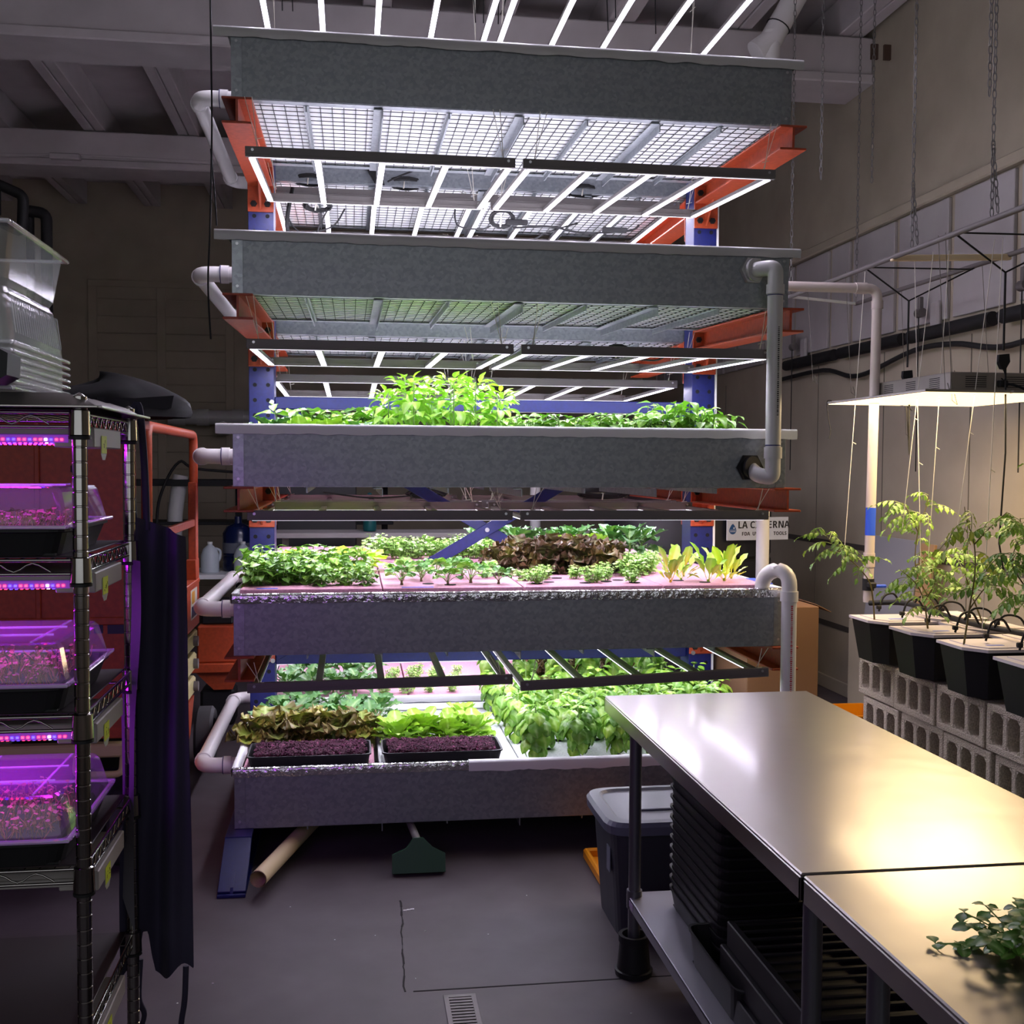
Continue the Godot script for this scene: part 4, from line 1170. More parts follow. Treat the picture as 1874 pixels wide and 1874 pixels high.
	for i in 3:
		young.append(clump(spear, greens[1], stem, 4, 0.15, 0.35, 5, 0.95, 0.3, 0.03, 0.1))
	for i in 10:
		plant(young[i % 3], "pepper_seedling", "young upright plant with hanging leaves at the right of the middle tray, %s one" % ORD[i], "seedling", V(1.36 + (i % 5) * 0.085 + (0.04 if i >= 5 else 0.0), 1.781, -0.13 if i < 5 else -0.32), [1.1, 1.25, 1.35, 1.25, 1.0, 1.3, 1.5, 1.2, 1.25, 0.9][i], "young plants on the middle tray")
	plant(young[0], "pepper_seedling", "lone short seedling nearest the riser pipe on the middle tray", "seedling", V(1.80, 1.781, -0.15), 0.55)
	for p in basil + butter + bronze + reds + kales + minty + sprig + pales + berry + chards + tall + young:
		p.free()

const SHELF_Y := [1.787, 1.534, 1.263, 0.995, 0.70]

func zigzag(a: Vector3, b: Vector3, high: float, n: int) -> Array:
	var out := []
	for i in n * 2 + 1:
		out.append(a.lerp(b, float(i) / (n * 2)) + V(0, high if i % 2 == 1 else 0.0, 0))
	return smooth(out, 3)

func wire_shelf() -> void:
	var chrome := mat("chrome", Color(0.60, 0.59, 0.57), 0.14, 1.0)
	var mat_dark := mat("shelf_mat", Color(0.12, 0.07, 0.09), 0.5)
	var t := thing("wire_shelf", "tall chrome wire shelving unit with dark shelf mats and a grooved corner post", "shelving", V(0, 0, 0))
	var x0 := -1.38
	var x1 := -0.46
	var zf := 2.82
	var zr := 2.39
	var prof := [Vector2(0.0, 0.0), Vector2(0.018, 0.0), Vector2(0.018, 0.02), Vector2(0.013, 0.025)]
	var y := 0.05
	while y < 1.80:
		prof.append_array([Vector2(0.013, y), Vector2(0.0120, y + 0.0012), Vector2(0.0120, y + 0.0028), Vector2(0.013, y + 0.004)])
		y += 0.0254
	prof.append_array([Vector2(0.013, 1.815), Vector2(0.0, 1.822)])
	var post := MB.new().lathe(prof, 16).mesh()
	var collar := MB.new().lathe([Vector2(0.0135, -0.036), Vector2(0.0185, -0.034), Vector2(0.0172, 0.008), Vector2(0.0135, 0.010)], 16).mesh()
	var band := MB.new().lathe([Vector2(0.0135, -0.042), Vector2(0.0188, -0.041), Vector2(0.0188, -0.036), Vector2(0.0135, -0.035)], 16).mesh()
	for px in [x0, x1]:
		for pz in [zf, zr]:
			var p := part("post", post, chrome, t, Transform3D(Basis.IDENTITY, V(px, 0, pz)))
			for s in SHELF_Y:
				part("collar", collar, chrome, p, Transform3D(Basis.IDENTITY, V(0, s - 0.004, 0)))
				part("sleeve", band, M.black_plastic, p, Transform3D(Basis.IDENTITY, V(0, s - 0.004, 0)))
	var frame := MB.new()
	for dy in [0.0, -0.024]:
		frame.tube([V(x0, dy, zf), V(x1, dy, zf)], 0.003, 8).tube([V(x0, dy, zr), V(x1, dy, zr)], 0.003, 8)
		frame.tube([V(x0, dy, zf), V(x0, dy, zr)], 0.003, 8).tube([V(x1, dy, zf), V(x1, dy, zr)], 0.003, 8)
	frame.tube(zigzag(V(x0 + 0.03, -0.02, zf), V(x1 - 0.05, -0.02, zf), 0.015, 14), 0.0017, 6)
	for q in [x0, x1]:
		frame.tube(zigzag(V(q, -0.021, zf - 0.03), V(q, -0.021, zr + 0.03), 0.018, 9), 0.0018, 6)
	var fm := frame.mesh()
	var deck := MB.new()
	for i in 36:
		var wx := x0 + 0.02 + i * 0.025
		deck.tube([V(wx, 0.002, zf), V(wx, 0.002, zr)], 0.0012, 5, false)
	var dm := deck.mesh()
	var sheet := MB.new().span(V(x0 + 0.01, 0.0035, zr + 0.005), V(x1 - 0.012, 0.0065, zf - 0.006), 0.001).mesh()
	for s in SHELF_Y:
		var f := part("shelf_frame", fm, chrome, t, Transform3D(Basis.IDENTITY, V(0, s, 0)))
		stuff(part("deck_wires", dm, chrome, f))
		part("shelf_mat", sheet, mat_dark, f)

func purple_lights() -> void:
	var shell := mat("light_shell", Color(0.62, 0.60, 0.58), 0.5)
	var red := glow("led_red", Color(1.0, 0.08, 0.22), 9.0)
	var blue := glow("led_blue", Color(0.16, 0.10, 1.0), 10.0)
	var white := glow("led_pink", Color(1.0, 0.72, 1.0), 12.0)
	var bar := glow("led_bar_purple", Color(0.50, 0.03, 0.75), 0.55, Color(0.6, 0.5, 0.65))
	var tag_m := mat("tag_yellow", Color(0.80, 0.86, 0.12), 0.6)
	var white_m := mat("tag_pocket", Color(0.72, 0.74, 0.66), 0.4)
	var names := ["top shelf", "second shelf from the top", "third shelf from the top", "fourth shelf from the top", "bottom shelf"]
	for i in 5:
		var y: float = SHELF_Y[i] - (0.022 if i == 0 else 0.028)
		var lit := i < 3
		var t := thing("shelf_light", "%s purple shelf light with yellow tag under the %s" % ["glowing" if lit else "unlit", names[i]], "grow light", V(-0.92, y, 2.64), "purple shelf lights of the wire shelving")
		part("housing", MB.new().span(V(-0.44, -0.014, -0.11), V(0.455, 0.0, 0.11), 0.002), shell, t)
		part("end_cap", MB.new().span(V(0.455, -0.036, -0.115), V(0.47, 0.0, 0.115), 0.002).span(V(0.40, -0.036, -0.11), V(0.455, -0.014, 0.11), 0.002), shell, t)
		var tg := part("tag", MB.new().span(V(0.471, -0.046, 0.02), V(0.4716, -0.014, 0.062)), tag_m, t)
		part("tag_pocket", MB.new().extrude([Vector2(-0.022, -0.004), Vector2(-0.022, -0.034), Vector2(-0.010, -0.044), Vector2(0.010, -0.044), Vector2(0.022, -0.034), Vector2(0.022, -0.004)], 0.0006, Transform3D(Basis(V(0, 0, -1), V(0, 1, 0), V(1, 0, 0)), V(0.4702, -0.014, 0.041))), white_m, tg)
		var ink := MB.new()
		for k in 6:
			ink.box(V(0.4718, -0.031 + rr(-0.008, 0.008), 0.0325 + rr(-0.008, 0.018)), V(0.0003, rr(0.002, 0.007), 0.0012), 0.0, Basis(Vector3.RIGHT, rr(0, PI)))
		stuff(part("ink", ink, M.black_plastic, tg))
		for k in 4:
			var z := 0.105 - k * 0.065
			var aim := Basis(Vector3.RIGHT, -PI / 2 + (0.9 if k == 3 else 0.0))
			var b := part("led_bar", MB.new().box(V(-0.005, -0.021, z), V(0.86, 0.014, 0.012), 0.001), bar if lit else shell, t)
			if lit:
				for c in 3:
					var chips := MB.new()
					for n in 92:
						var kind := 2 if n % 17 == 3 else (1 if (n % 4 == 1 or n % 7 == 5) else 0)
						if kind == c:
							chips.box(V(-0.405 + n * 0.009, -0.0225, z + 0.0062), V(0.0045, 0.004, 0.002)).box(V(-0.405 + n * 0.009, -0.0285, z), V(0.004, 0.002, 0.004))
					stuff(part("led_chip", chips, [red, blue, white][c], b))
				area_light(t, V(-0.02, -0.031, z), Vector2(0.82, 0.012), PURPLE_LED, E_PURPLE, aim)

# A clear propagator lid: superellipse rings from the flange up.
func dome(w: float, d: float, h: float) -> MB:
	var mb := MB.new()
	var rows := []
	for q in [[1.05, 0.0], [1.0, 0.001], [0.985, 0.006], [0.90, h * 0.86], [0.86, h * 0.97], [0.80, h]]:
		var ring := []
		for k in 25:
			var a := TAU * k / 24.0 + PI / 4
			var e := 0.14
			ring.append(V(signf(cos(a)) * pow(absf(cos(a)), e) * w / 2 * (1.0 - (1.0 - q[0]) * 0.55), q[1], signf(sin(a)) * pow(absf(sin(a)), e) * d / 2 * q[0]))
		rows.append(ring)
	for i in rows.size() - 1:
		for k in 24:
			mb.poly([rows[i][k], rows[i][k + 1], rows[i + 1][k + 1], rows[i + 1][k]], V(rows[i][k].x, h, rows[i][k].z))
	var top: Array = rows[-1]
	for k in 24:
		mb.poly([V(0, h, 0), top[k], top[k + 1]], Vector3.UP)
	return mb

func shelf_things() -> void:
	var clear := pane("clear_plastic", Color(0.95, 0.95, 0.97), 0.10, 0.06)
	var hazy := pane("hazy_plastic", Color(0.85, 0.87, 0.86), 0.24, 0.12)
	var lip := pane("clear_rim", Color(0.9, 0.9, 0.92), 0.35, 0.12)
	var soil: Material = M.soil
	var sprout_m := mat("sprout_pale", Color(0.72, 0.55, 0.45), 0.6)
	sprout_m.vertex_color_use_as_albedo = true
	var names := ["second shelf from the top", "third shelf from the top", "fourth shelf from the top"]
	var body := flat_tray(0.54, 0.36, 0.048).mesh()
	var dm := dome(0.55, 0.37, 0.068)
	var ridges := MB.new()
	for k in 4:
		ridges.box(V(-0.20 + k * 0.135, 0.0685, 0), V(0.004, 0.002, 0.28))
	ridges.box(V(0, 0.069, 0.05), V(0.44, 0.002, 0.003)).box(V(0, 0.069, -0.05), V(0.44, 0.002, 0.003))
	var rim_mb := MB.new().box(V(0, 0.0, 0.187), V(0.555, 0.006, 0.012), 0.002).box(V(0, 0.0, -0.187), V(0.555, 0.006, 0.012), 0.002).box(V(0.274, 0.0, 0), V(0.01, 0.006, 0.36), 0.002).box(V(-0.274, 0.0, 0), V(0.01, 0.006, 0.36), 0.002)
	var hair := MB.new()
	hair.tube([V(0, 0, 0), V(0.002, 0.010, 0.001), V(0.0, 0.022, 0.004)], 0.0007, 4, false)
	hair.sheet([[V(0, 0.022, 0.001), V(0.0, 0.0222, 0.006)], [V(0.004, 0.0235, 0.0), V(0.004, 0.0235, 0.006)]])
	var hm := hair.mesh()
	for i in 3:
		var at := V(-0.755, SHELF_Y[i + 1] + 0.0075, 2.655)
		var t := thing("seed_tray", "black seed tray of sprouts on the %s" % names[i], "seed tray", at, "domed seed trays on the wire shelving")
		part("tray_body", body, M.black_plastic, t)
		part("soil", MB.new().box(V(0, 0.021, 0), V(0.49, 0.032, 0.31), 0.004), soil, t)
		var mm := MultiMesh.new()
		mm.transform_format = MultiMesh.TRANSFORM_3D
		mm.use_colors = true
		mm.mesh = hm
		mm.instance_count = 900
		for n in mm.instance_count:
			var b := Basis(V(rr(-1, 1), 0.0, rr(-1, 1)).normalized(), rr(0, 0.9)) * Basis(Vector3.UP, rr(0, TAU))
			mm.set_instance_transform(n, Transform3D(b.scaled(Vector3.ONE * rr(0.8, 1.7)), V(rr(-0.235, 0.235), 0.036, rr(-0.145, 0.145))))
			var g := rr(0.4, 1.1)
			mm.set_instance_color(n, Color(g, g * 0.8, g * 0.7))
		var mi := MultiMeshInstance3D.new()
		mi.multimesh = mm
		mi.material_override = sprout_m
		mi.name = "sprouts"
		t.add_child(mi, true)
		stuff(mi)
		var d := thing("dome_lid", "clear plastic dome lid over the seed tray on the %s" % names[i], "lid", at + V(0, 0.0505, 0), "clear dome lids on the seed trays")
		part("dome", dm, clear, d)
		part("dome_rim", rim_mb, lip, d)
		part("ridge", ridges, lip, d)
		if i < 2:
			part("tape_patch", MB.new().box(V(-0.02, 0.032, 0.181), V(0.21, 0.022, 0.001), 0.0, Basis(Vector3.RIGHT, -0.28)), M.blue_tape, d)
	solo("black_pot", MB.new().lathe([Vector2(0.0, 0.0), Vector2(0.055, 0.0), Vector2(0.07, 0.075), Vector2(0.076, 0.075), Vector2(0.076, 0.085), Vector2(0.066, 0.085), Vector2(0.05, 0.004)], 20), M.black_plastic, "black pot at the left on the fourth shelf, before a seed tray", "pot", "", V(-0.735, SHELF_Y[3] + 0.0075, 2.90))
	solo("black_flask", MB.new().lathe([Vector2(0.0, 0.0), Vector2(0.03, 0.0), Vector2(0.033, 0.01), Vector2(0.033, 0.07), Vector2(0.024, 0.085), Vector2(0.0, 0.088)], 16), M.black_plastic, "small black bottle hanging at the left edge below the second shelf", "bottle", "", V(-0.80, 1.355, 2.82))
	# zip bag on the bottom shelf
	var bag := MB.new()
	var rows := []
	for i in 9:
		var row := []
		for j in 9:
			row.append(V(-0.17 + i * 0.02, 0.006 + 0.014 * sin(i * 0.9) * sin(j * 0.8) + 0.004 * sin(i * 2.3 + j), -0.09 + j * 0.022))
		rows.append(row)
	bag.sheet(rows)
	var zb := thing("zip_bag", "clear zip bag with a red slider lying on the bottom shelf", "bag", V(-0.72, SHELF_Y[4] + 0.022, 2.68))
	part("film", bag, pane("bag_film", Color(0.85, 0.82, 0.9), 0.3, 0.15), zb, Transform3D(Basis(Vector3.UP, 0.5), Vector3.ZERO))
	part("slider", MB.new().box(V(0.0, 0.004, -0.09), V(0.012, 0.008, 0.02), 0.002), mat("red_plastic", Color(0.75, 0.05, 0.05), 0.4), zb, Transform3D(Basis(Vector3.UP, 0.5), Vector3.ZERO))
	part("seam_strip", MB.new().box(V(-0.005, 0.003, 0.0), V(0.012, 0.003, 0.18)), lip, zb, Transform3D(Basis(Vector3.UP, 0.5), Vector3.ZERO))
	# dented metal pan on top
	var pan := MB.new()
	rows = []
	for i in 30:
		var row := []
		for j in 14:
			var u := -1.0 + 2.0 * i / 29.0
			var w := -1.0 + 2.0 * j / 13.0
			var e := maxf(absf(u), absf(w))
			var y := 0.026 if e < 0.9 else lerpf(0.026, 0.0, clampf((e - 0.9) / 0.08, 0.0, 1.0))
			row.append(V(u * 0.44, y + 0.002 * sin(i * 1.3) * cos(j * 1.7), w * 0.23))
		rows.append(row)
	pan.sheet(rows)
	pan.box(V(0, 0.001, 0.232), V(0.88, 0.004, 0.008), 0.001).box(V(0.442, 0.001, 0), V(0.008, 0.004, 0.46), 0.001)
	solo("metal_pan", pan, mat("pan_metal", Color(0.62, 0.60, 0.58), 0.28, 0.9), "upturned shiny metal sheet pan lying on the top shelf", "pan", "", V(-0.86, SHELF_Y[0] + 0.008, 2.63))
	# stack of spare clear lids
	var spare := dome(0.54, 0.38, 0.10)
	var grooves := MB.new()
	for k in 22:
		grooves.box(V(0.262 , 0.05, -0.15 + k * 0.014), V(0.0015, 0.06, 0.003), 0.0, Basis(V(0, 0, 1), 0.12))
	for i in 8:
		var flip := i == 7
		var l := thing("spare_lid", "clear spare dome lid stacked on the metal pan, %s" % ["lowest of the stack", "second from below", "third from below", "fourth from below", "fifth from below", "sixth from below", "topmost upright one", "turned upside down at the top"][i], "lid", V(-0.82, 1.824 + i * 0.0125 if not flip else 2.095, 2.70), "stacked spare lids on the top shelf")
		part("dome", spare, hazy, l)
		part("dome_rim", rim_mb, lip, l, Transform3D(Basis.IDENTITY.scaled(V(0.98, 1.0, 1.02)), Vector3.ZERO))
		if i > 5:
			part("ridge", grooves, lip, l)
		if flip:
			l.rotation.z = PI
			l.rotation.y = 0.0
	solo("black_case", MB.new().extrude([Vector2(-0.18, -0.02), Vector2(0.15, -0.028), Vector2(0.17, -0.016), Vector2(0.172, 0.018), Vector2(0.15, 0.03), Vector2(-0.12, 0.028), Vector2(-0.18, 0.018)], 0.07, Transform3D(Basis.IDENTITY, V(0, 0.03, -0.035))), M.black_plastic, "angular black plastic case in front of the clear lids on top", "case", "", V(-0.70, 1.8235, 2.95))
	# dark apron hanging at the shelf's right end
	var cloth := mat("dark_cloth", Color(0.15, 0.13, 0.22), 0.85)
	cloth.rim_enabled = true
	cloth.rim = 0.2
	var ap := thing("apron", "dark navy apron hanging in folds from the right end of the wire shelving", "apron", V(-0.40, 0.60, 2.36))
	rows = []
	for i in 26:
		var t := i / 25.0
		var row := []
		for j in 25:
			var u := j / 24.0
			var left := lerpf(-0.062, -0.075, smoothstep(0.0, 0.5, t)) - 0.012 * smoothstep(0.55, 0.8, t)
			var right := lerpf(0.050, 0.062, t)
			var x := lerpf(left, right, u)
			var y := 0.97 * (1.0 - t) + (0.05 * (0.5 - u) if i == 0 else 0.0) + (0.02 * sin(u * 9.0) + 0.10 * smoothstep(0.42, 0.30, u) * smoothstep(0.2, 0.3, u)) * smoothstep(0.9, 1.0, t)
			var z := 0.022 * sin(u * TAU * 1.25 + 0.4 + t * 1.2) + 0.010 * sin(u * TAU * 2.7 + t * 3.0) + 0.006 * sin(t * 9.0 + u * 4.0)
			row.append(V(x, y, z))
		rows.append(row)
	var back := []
	for r in rows:
		var line := []
		for p in r:
			line.append(p + V(0, 0, -0.006))
		back.append(line)
	part("cloth", MB.new().sheet(rows).sheet(back), cloth, ap)
	var side := []
	for i in 26:
		var t := i / 25.0
		var row := []
		for j in 7:
			var u := j / 6.0
			row.append(V(-0.064 - 0.018 * smoothstep(0.1, 0.5, t) + 0.034 * u, 0.90 - 0.72 * t - 0.06 * u * t, 0.020 + 0.050 * u + 0.008 * sin(t * 7.0 + u * 2.0)))
		side.append(row)
	var cl2 := mat("grey_cloth", Color(0.36, 0.35, 0.38), 0.9)
	part("side_fold", MB.new().sheet(side), cl2, ap)
	part("strap", MB.new().tube(smooth([V(-0.05, 0.03, 0.0), V(-0.052, -0.05, 0.01), V(-0.042, -0.09, 0.005), V(-0.055, -0.14, 0.0), V(-0.05, -0.20, 0.0)], 5), 0.006, 6), cloth, ap)
	part("strap", MB.new().tube(smooth([V(0.045, 0.01, 0.0), V(0.043, -0.06, 0.008), V(0.034, -0.12, 0.0), V(0.03, -0.20, 0.0)], 5), 0.007, 6), cloth, ap)
	part("neck_band", MB.new().tube(smooth([V(-0.055, 0.96, 0.0), V(-0.062, 1.08, 0.0), V(-0.058, 1.20, 0.0), V(-0.044, 1.22, 0.0), V(-0.034, 1.10, 0.0), V(-0.03, 0.96, 0.0)], 5), 0.008, 6), cloth, ap)

func lift() -> void:
	var t := thing("scissor_lift", "orange scissor lift with guard rails, parked behind the wire shelving", "lift", V(-1.25, 0, -0.75))
	var o: Material = M.orange_paint
	var beige := mat("beige_paint", Color(0.72, 0.68, 0.46), 0.55)
	var w := 0.40
	var zf := 0.95
	var zb := -0.93
	part("front_panel", MB.new().span(V(-w, 1.08, zf - 0.02), V(w, 1.88, zf), 0.004), o, t)
	part("front_trim", MB.new().span(V(0.02, 1.08, zf), V(0.04, 1.86, zf + 0.012), 0.003).span(V(-w, 1.855, zf - 0.03), V(w, 1.90, zf + 0.01), 0.004).span(V(-w, 1.06, zf), V(w, 1.09, zf + 0.014), 0.003), o, t)
	part("latch", MB.new().box(V(0.17, 1.68, zf + 0.012), V(0.022, 0.03, 0.02), 0.004).box(V(0.185, 1.665, zf + 0.012), V(0.008, 0.06, 0.01), 0.002), M.black_plastic, t)
	part("base_panel", MB.new().span(V(-w, 0.60, zf - 0.02), V(w, 1.06, zf), 0.004), o, t)
	part("warning_plate", MB.new().box(V(0.20, 1.045, zf + 0.002), V(0.05, 0.045, 0.003)).box(V(0.255, 1.045, zf + 0.002), V(0.035, 0.04, 0.003)).box(V(0.34, 1.045, zf + 0.002), V(0.10, 0.045, 0.003)), mat("navy_label", Color(0.08, 0.06, 0.22), 0.5), t)
	part("side_panel", MB.new().span(V(w - 0.02, 0.80, zb), V(w, 1.04, zf - 0.02), 0.004).span(V(w - 0.05, 1.035, zb), V(w + 0.004, 1.06, zf - 0.02), 0.004), o, t)
	var st := part("sticker", MB.new().span(V(w, 0.86, zb + 0.10), V(w + 0.002, 1.02, zb + 0.34)), mat("sticker_white", Color(0.75, 0.74, 0.68), 0.5), t)
	part("sticker_print", MB.new().span(V(w + 0.002, 0.87, zb + 0.12), V(w + 0.003, 0.93, zb + 0.32)), M.navy_label, st)
	part("sticker_mark", MB.new().span(V(w + 0.002, 0.945, zb + 0.20), V(w + 0.003, 1.01, zb + 0.31)), mat("sticker_yellow", Color(0.80, 0.58, 0.20), 0.5), st)
	part("deck", MB.new().span(V(-w + 0.02, 1.0, zb + 0.02), V(w - 0.03, 1.03, zf - 0.03)), M.rail_grey, t)
	for s in [w - 0.025, -w + 0.025]:
		part("guard_rail", MB.new().tube(bent([V(s, 1.03, zf - 0.40), V(s, 1.865, zf - 0.40), V(s, 1.865, zb + 0.02), V(s, 1.03, zb + 0.02)], 0.06, 5), 0.024, 12), o, t)
		part("guard_rail", MB.new().bar(V(s, 1.865, zf - 0.02), V(s, 1.865, zf - 0.36), 0.046, 0.046, 0.006).bar(V(s, 1.375, zf - 0.40), V(s, 1.375, zb + 0.02), 0.03, 0.04, 0.004), o, t)
		part("rail_post", MB.new().span(V(s - 0.022, 1.03, zb + 0.04), V(s + 0.022, 1.60, zb + 0.085), 0.004), o, t)
	part("bracket", MB.new().extrude([Vector2(-0.06, 0.0), Vector2(0.06, 0.0), Vector2(0.06, 0.13), Vector2(-0.09, 0.13)], 0.05, Transform3D(Basis(V(0, 0, -1), V(0, 1, 0), V(1, 0, 0)), V(w - 0.05, 1.04, zb + 0.06))), o, t)
	for i in 3:
		var y: float = 0.73 - i * 0.125
		var arm := part("scissor_arm", MB.new().box(V(w - 0.03, y, 0.0), V(0.05, 0.095, zf - zb - 0.10 - i * 0.08), 0.012), beige, t)
		part("pivot", MB.new().cyl(V(w - 0.005, y, zb + 0.20), V(w + 0.02, y, zb + 0.20), 0.028, -1.0, 14), M.rail_grey, arm)
		part("scissor_arm", MB.new().box(V(-w + 0.05, y, 0.0), V(0.05, 0.095, zf - zb - 0.12), 0.012), beige, t)
	part("front_bar", MB.new().box(V(0, 0.545, zf - 0.05), V(0.80, 0.055, 0.06), 0.008), beige, t)
	part("tow_loop", MB.new().tube(bent([V(0.16, 0.52, zf - 0.03), V(0.16, 0.455, zf), V(0.34, 0.455, zf), V(0.34, 0.52, zf - 0.03)], 0.03, 4), 0.014, 10), beige, t)
	part("chassis", MB.new().extrude([Vector2(-0.78, 0.42), Vector2(0.80, 0.42), Vector2(0.84, 0.24), Vector2(0.70, 0.13), Vector2(-0.20, 0.13), Vector2(-0.42, 0.16), Vector2(-0.62, 0.24)], 0.06, Transform3D(Basis(V(0, 0, 1), V(0, 1, 0), V(-1, 0, 0)), V(w - 0.01, 0, 0))), o, t)
	part("underbody", MB.new().box(V(0, 0.30, 0.05), V(0.64, 0.22, 1.3), 0.02), M.black_plastic, t)
	for s in [[w + 0.04, zb + 0.06], [-w - 0.0, zb + 0.06], [w - 0.10, zf - 0.28], [-w + 0.10, zf - 0.28]]:
		var wh := part("wheel", MB.new().lathe([Vector2(0.09, -0.045), Vector2(0.15, -0.05), Vector2(0.168, -0.035), Vector2(0.168, 0.035), Vector2(0.15, 0.05), Vector2(0.10, 0.045), Vector2(0.09, 0.02)], 28, Transform3D(Basis(V(0, 1, 0), V(1, 0, 0), V(0, 0, -1)), V(s[0], 0.168, s[1]))), mat("tyre_grey", Color(0.20, 0.20, 0.20), 0.7), t)
		part("hub", MB.new().cyl(V(s[0] - 0.04, 0.168, s[1]), V(s[0] + 0.025, 0.168, s[1]), 0.095, -1.0, 20), M.black_plastic, wh)
	# things lying on the lift
	var blob := MB.new()
	var rows := []
	for i in 15:
		var row := []
		for j in 25:
			var a := TAU * j / 24.0
			var v := PI * 0.5 * i / 14.0
			var r := cos(v) * (1.0 + 0.12 * sin(a * 3.0 + i * 0.5) + 0.05 * sin(a * 7.0))
			row.append(V(cos(a) * r * 0.34, sin(v) * (0.16 + 0.03 * cos(a + 0.5)) , sin(a) * r * 0.24))
		rows.append(row)
	blob.sheet(rows)
	solo("black_bag", blob, mat("black_fabric", Color(0.02, 0.02, 0.022), 0.8), "crumpled black bag lying on top of the orange lift", "bag", "", V(-1.02, 1.89, 0.02))
	solo("black_spotlight", MB.new().extrude([Vector2(-0.16, -0.045), Vector2(0.12, -0.005), Vector2(0.13, 0.045), Vector2(-0.02, 0.03), Vector2(-0.16, 0.03)], 0.10, Transform3D(Basis(Vector3.UP, 0.3), V(0, 0.045, -0.05))), M.black_plastic, "black angular lamp head on the top rail of the orange lift", "lamp", "", V(-0.86, 1.887, 0.14))

func far_left() -> void:
	# a work table at the back with bottles
	var t := thing("work_table", "long white table with bottles on it, behind the orange lift", "table", V(-1.2, 0, -5.3))
	part("top", MB.new().span(V(-1.1, 0.72, -0.35), V(1.0, 0.76, 0.35), 0.004), M.liner, t)
	for q in [[-1.0, -0.3], [-1.0, 0.3], [0.9, -0.3], [0.9, 0.3]]:
		part("leg", MB.new().span(V(q[0] - 0.02, 0, q[1] - 0.02), V(q[0] + 0.02, 0.72, q[1] + 0.02), 0.003), M.rail_grey, t)
	var milky := mat("milky_plastic", Color(0.72, 0.76, 0.78), 0.4)
	var k := 0
	for x in [-1.21, -0.93]:
		var j := thing("water_jug", "milky plastic gallon jug on the white table, %s" % ["nearer the orange lift" if k == 0 else "beside the rack column"], "jug", V(x, 0.761, -5.15), "gallon jugs on the white table")
		part("body", MB.new().lathe([Vector2(0.0, 0.0), Vector2(0.072, 0.0), Vector2(0.078, 0.01), Vector2(0.078, 0.15), Vector2(0.06, 0.205), Vector2(0.022, 0.24), Vector2(0.02, 0.25)], 18), milky, j)
		part("cap", MB.new().cyl(V(0, 0.25, 0), V(0, 0.268, 0), 0.022), M.liner, j)
		part("handle", MB.new().tube(smooth([V(0.045, 0.21, 0), V(0.085, 0.19, 0), V(0.085, 0.13, 0), V(0.07, 0.10, 0)], 4), 0.011, 8), milky, j)
		k += 1
	var wb := thing("water_bottle", "large dark blue water cooler bottle on the white table", "bottle", V(-0.99, 0.761, -5.35))
	part("body", MB.new().lathe([Vector2(0.0, 0.0), Vector2(0.125, 0.0), Vector2(0.135, 0.02), Vector2(0.135, 0.12), Vector2(0.128, 0.13), Vector2(0.135, 0.14), Vector2(0.135, 0.33), Vector2(0.10, 0.39), Vector2(0.035, 0.42), Vector2(0.03, 0.48), Vector2(0.0, 0.485)], 22), mat("blue_bottle", Color(0.05, 0.10, 0.26), 0.2), wb)
	part("label", MB.new().lathe([Vector2(0.1362, 0.16), Vector2(0.1362, 0.25)], 22), mat("label_grey", Color(0.40, 0.42, 0.46), 0.5), wb)
	solo("paper_roll", MB.new().lathe([Vector2(0.02, 0.02), Vector2(0.05, 0.02), Vector2(0.05, 0.28), Vector2(0.015, 0.28), Vector2(0.01, 0.02), Vector2(0.09, 0.0), Vector2(0.09, 0.015), Vector2(0.0, 0.015)], 18), M.liner, "white paper roll on a stand at the left on the white table", "paper roll", "", V(-1.60, 0.761, -5.1))
	var d := thing("wall_duct", "thick white drain pipe with joints running along the back wall", "pipe", V(-2.1, 2.25, -8.7))
	part("tube", MB.new().tube([V(0, 0, 0), V(1.6, 0, 0)], 0.085, 20), M.pvc_grey, d)
	for x in [0.05, 0.32, 0.72, 1.05, 1.35]:
		part("coupling", MB.new().cyl(V(x, 0, 0), V(x + 0.14, 0, 0), 0.098, -1.0, 20), M.pvc_grey, d)
	part("stub", MB.new().cyl(V(0.62, -0.02, 0), V(0.62, -0.20, 0.02), 0.07, -1.0, 18), M.pvc_grey, d)
	solo("stand_pipe", MB.new().tube(smooth([V(0, 0.0, 0), V(0.0, 1.05, 0), V(0.02, 1.35, 0.0), V(0.06, 1.60, 0)], 5), 0.07, 16), M.pvc_grey, "grey upright drain pipe behind the lift's guard rail", "pipe", "", V(-1.62, 0.0, -5.9))
	solo("back_shelf", MB.new().span(V(-2.6, 1.50, -6.3), V(0.4, 1.56, -5.8), 0.004).span(V(-2.6, 1.14, -6.3), V(0.4, 1.17, -5.8), 0.004).span(V(-2.5, 0.0, -6.28), V(-2.44, 1.5, -6.22)).span(V(0.3, 0.0, -6.28), V(0.36, 1.5, -6.22)).span(V(-1.1, 0.0, -6.28), V(-1.04, 1.5, -6.22)), M.black_plastic, "black shelf unit at the back behind the orange guard rail", "shelf")
	solo("black_cable", MB.new().tube(smooth([V(-1.78, 0.0, -5.7), V(-1.75, 1.10, -5.7), V(-1.7, 1.45, -5.7), V(-1.55, 1.72, -5.72), V(-1.4, 1.66, -5.72), V(-0.9, 1.62, -5.75)], 5), 0.014, 6), M.black_rubber, "black hose looping behind the orange guard rail", "hose")
	var ob := thing("machine_base", "orange steel machine base standing behind the lift, left of the rack", "machine", V(-0.86, 0.0, -2.6))
	part("body", MB.new().span(V(-0.12, 0.42, -0.25), V(0.14, 0.66, 0.05), 0.01), M.orange_paint, ob)
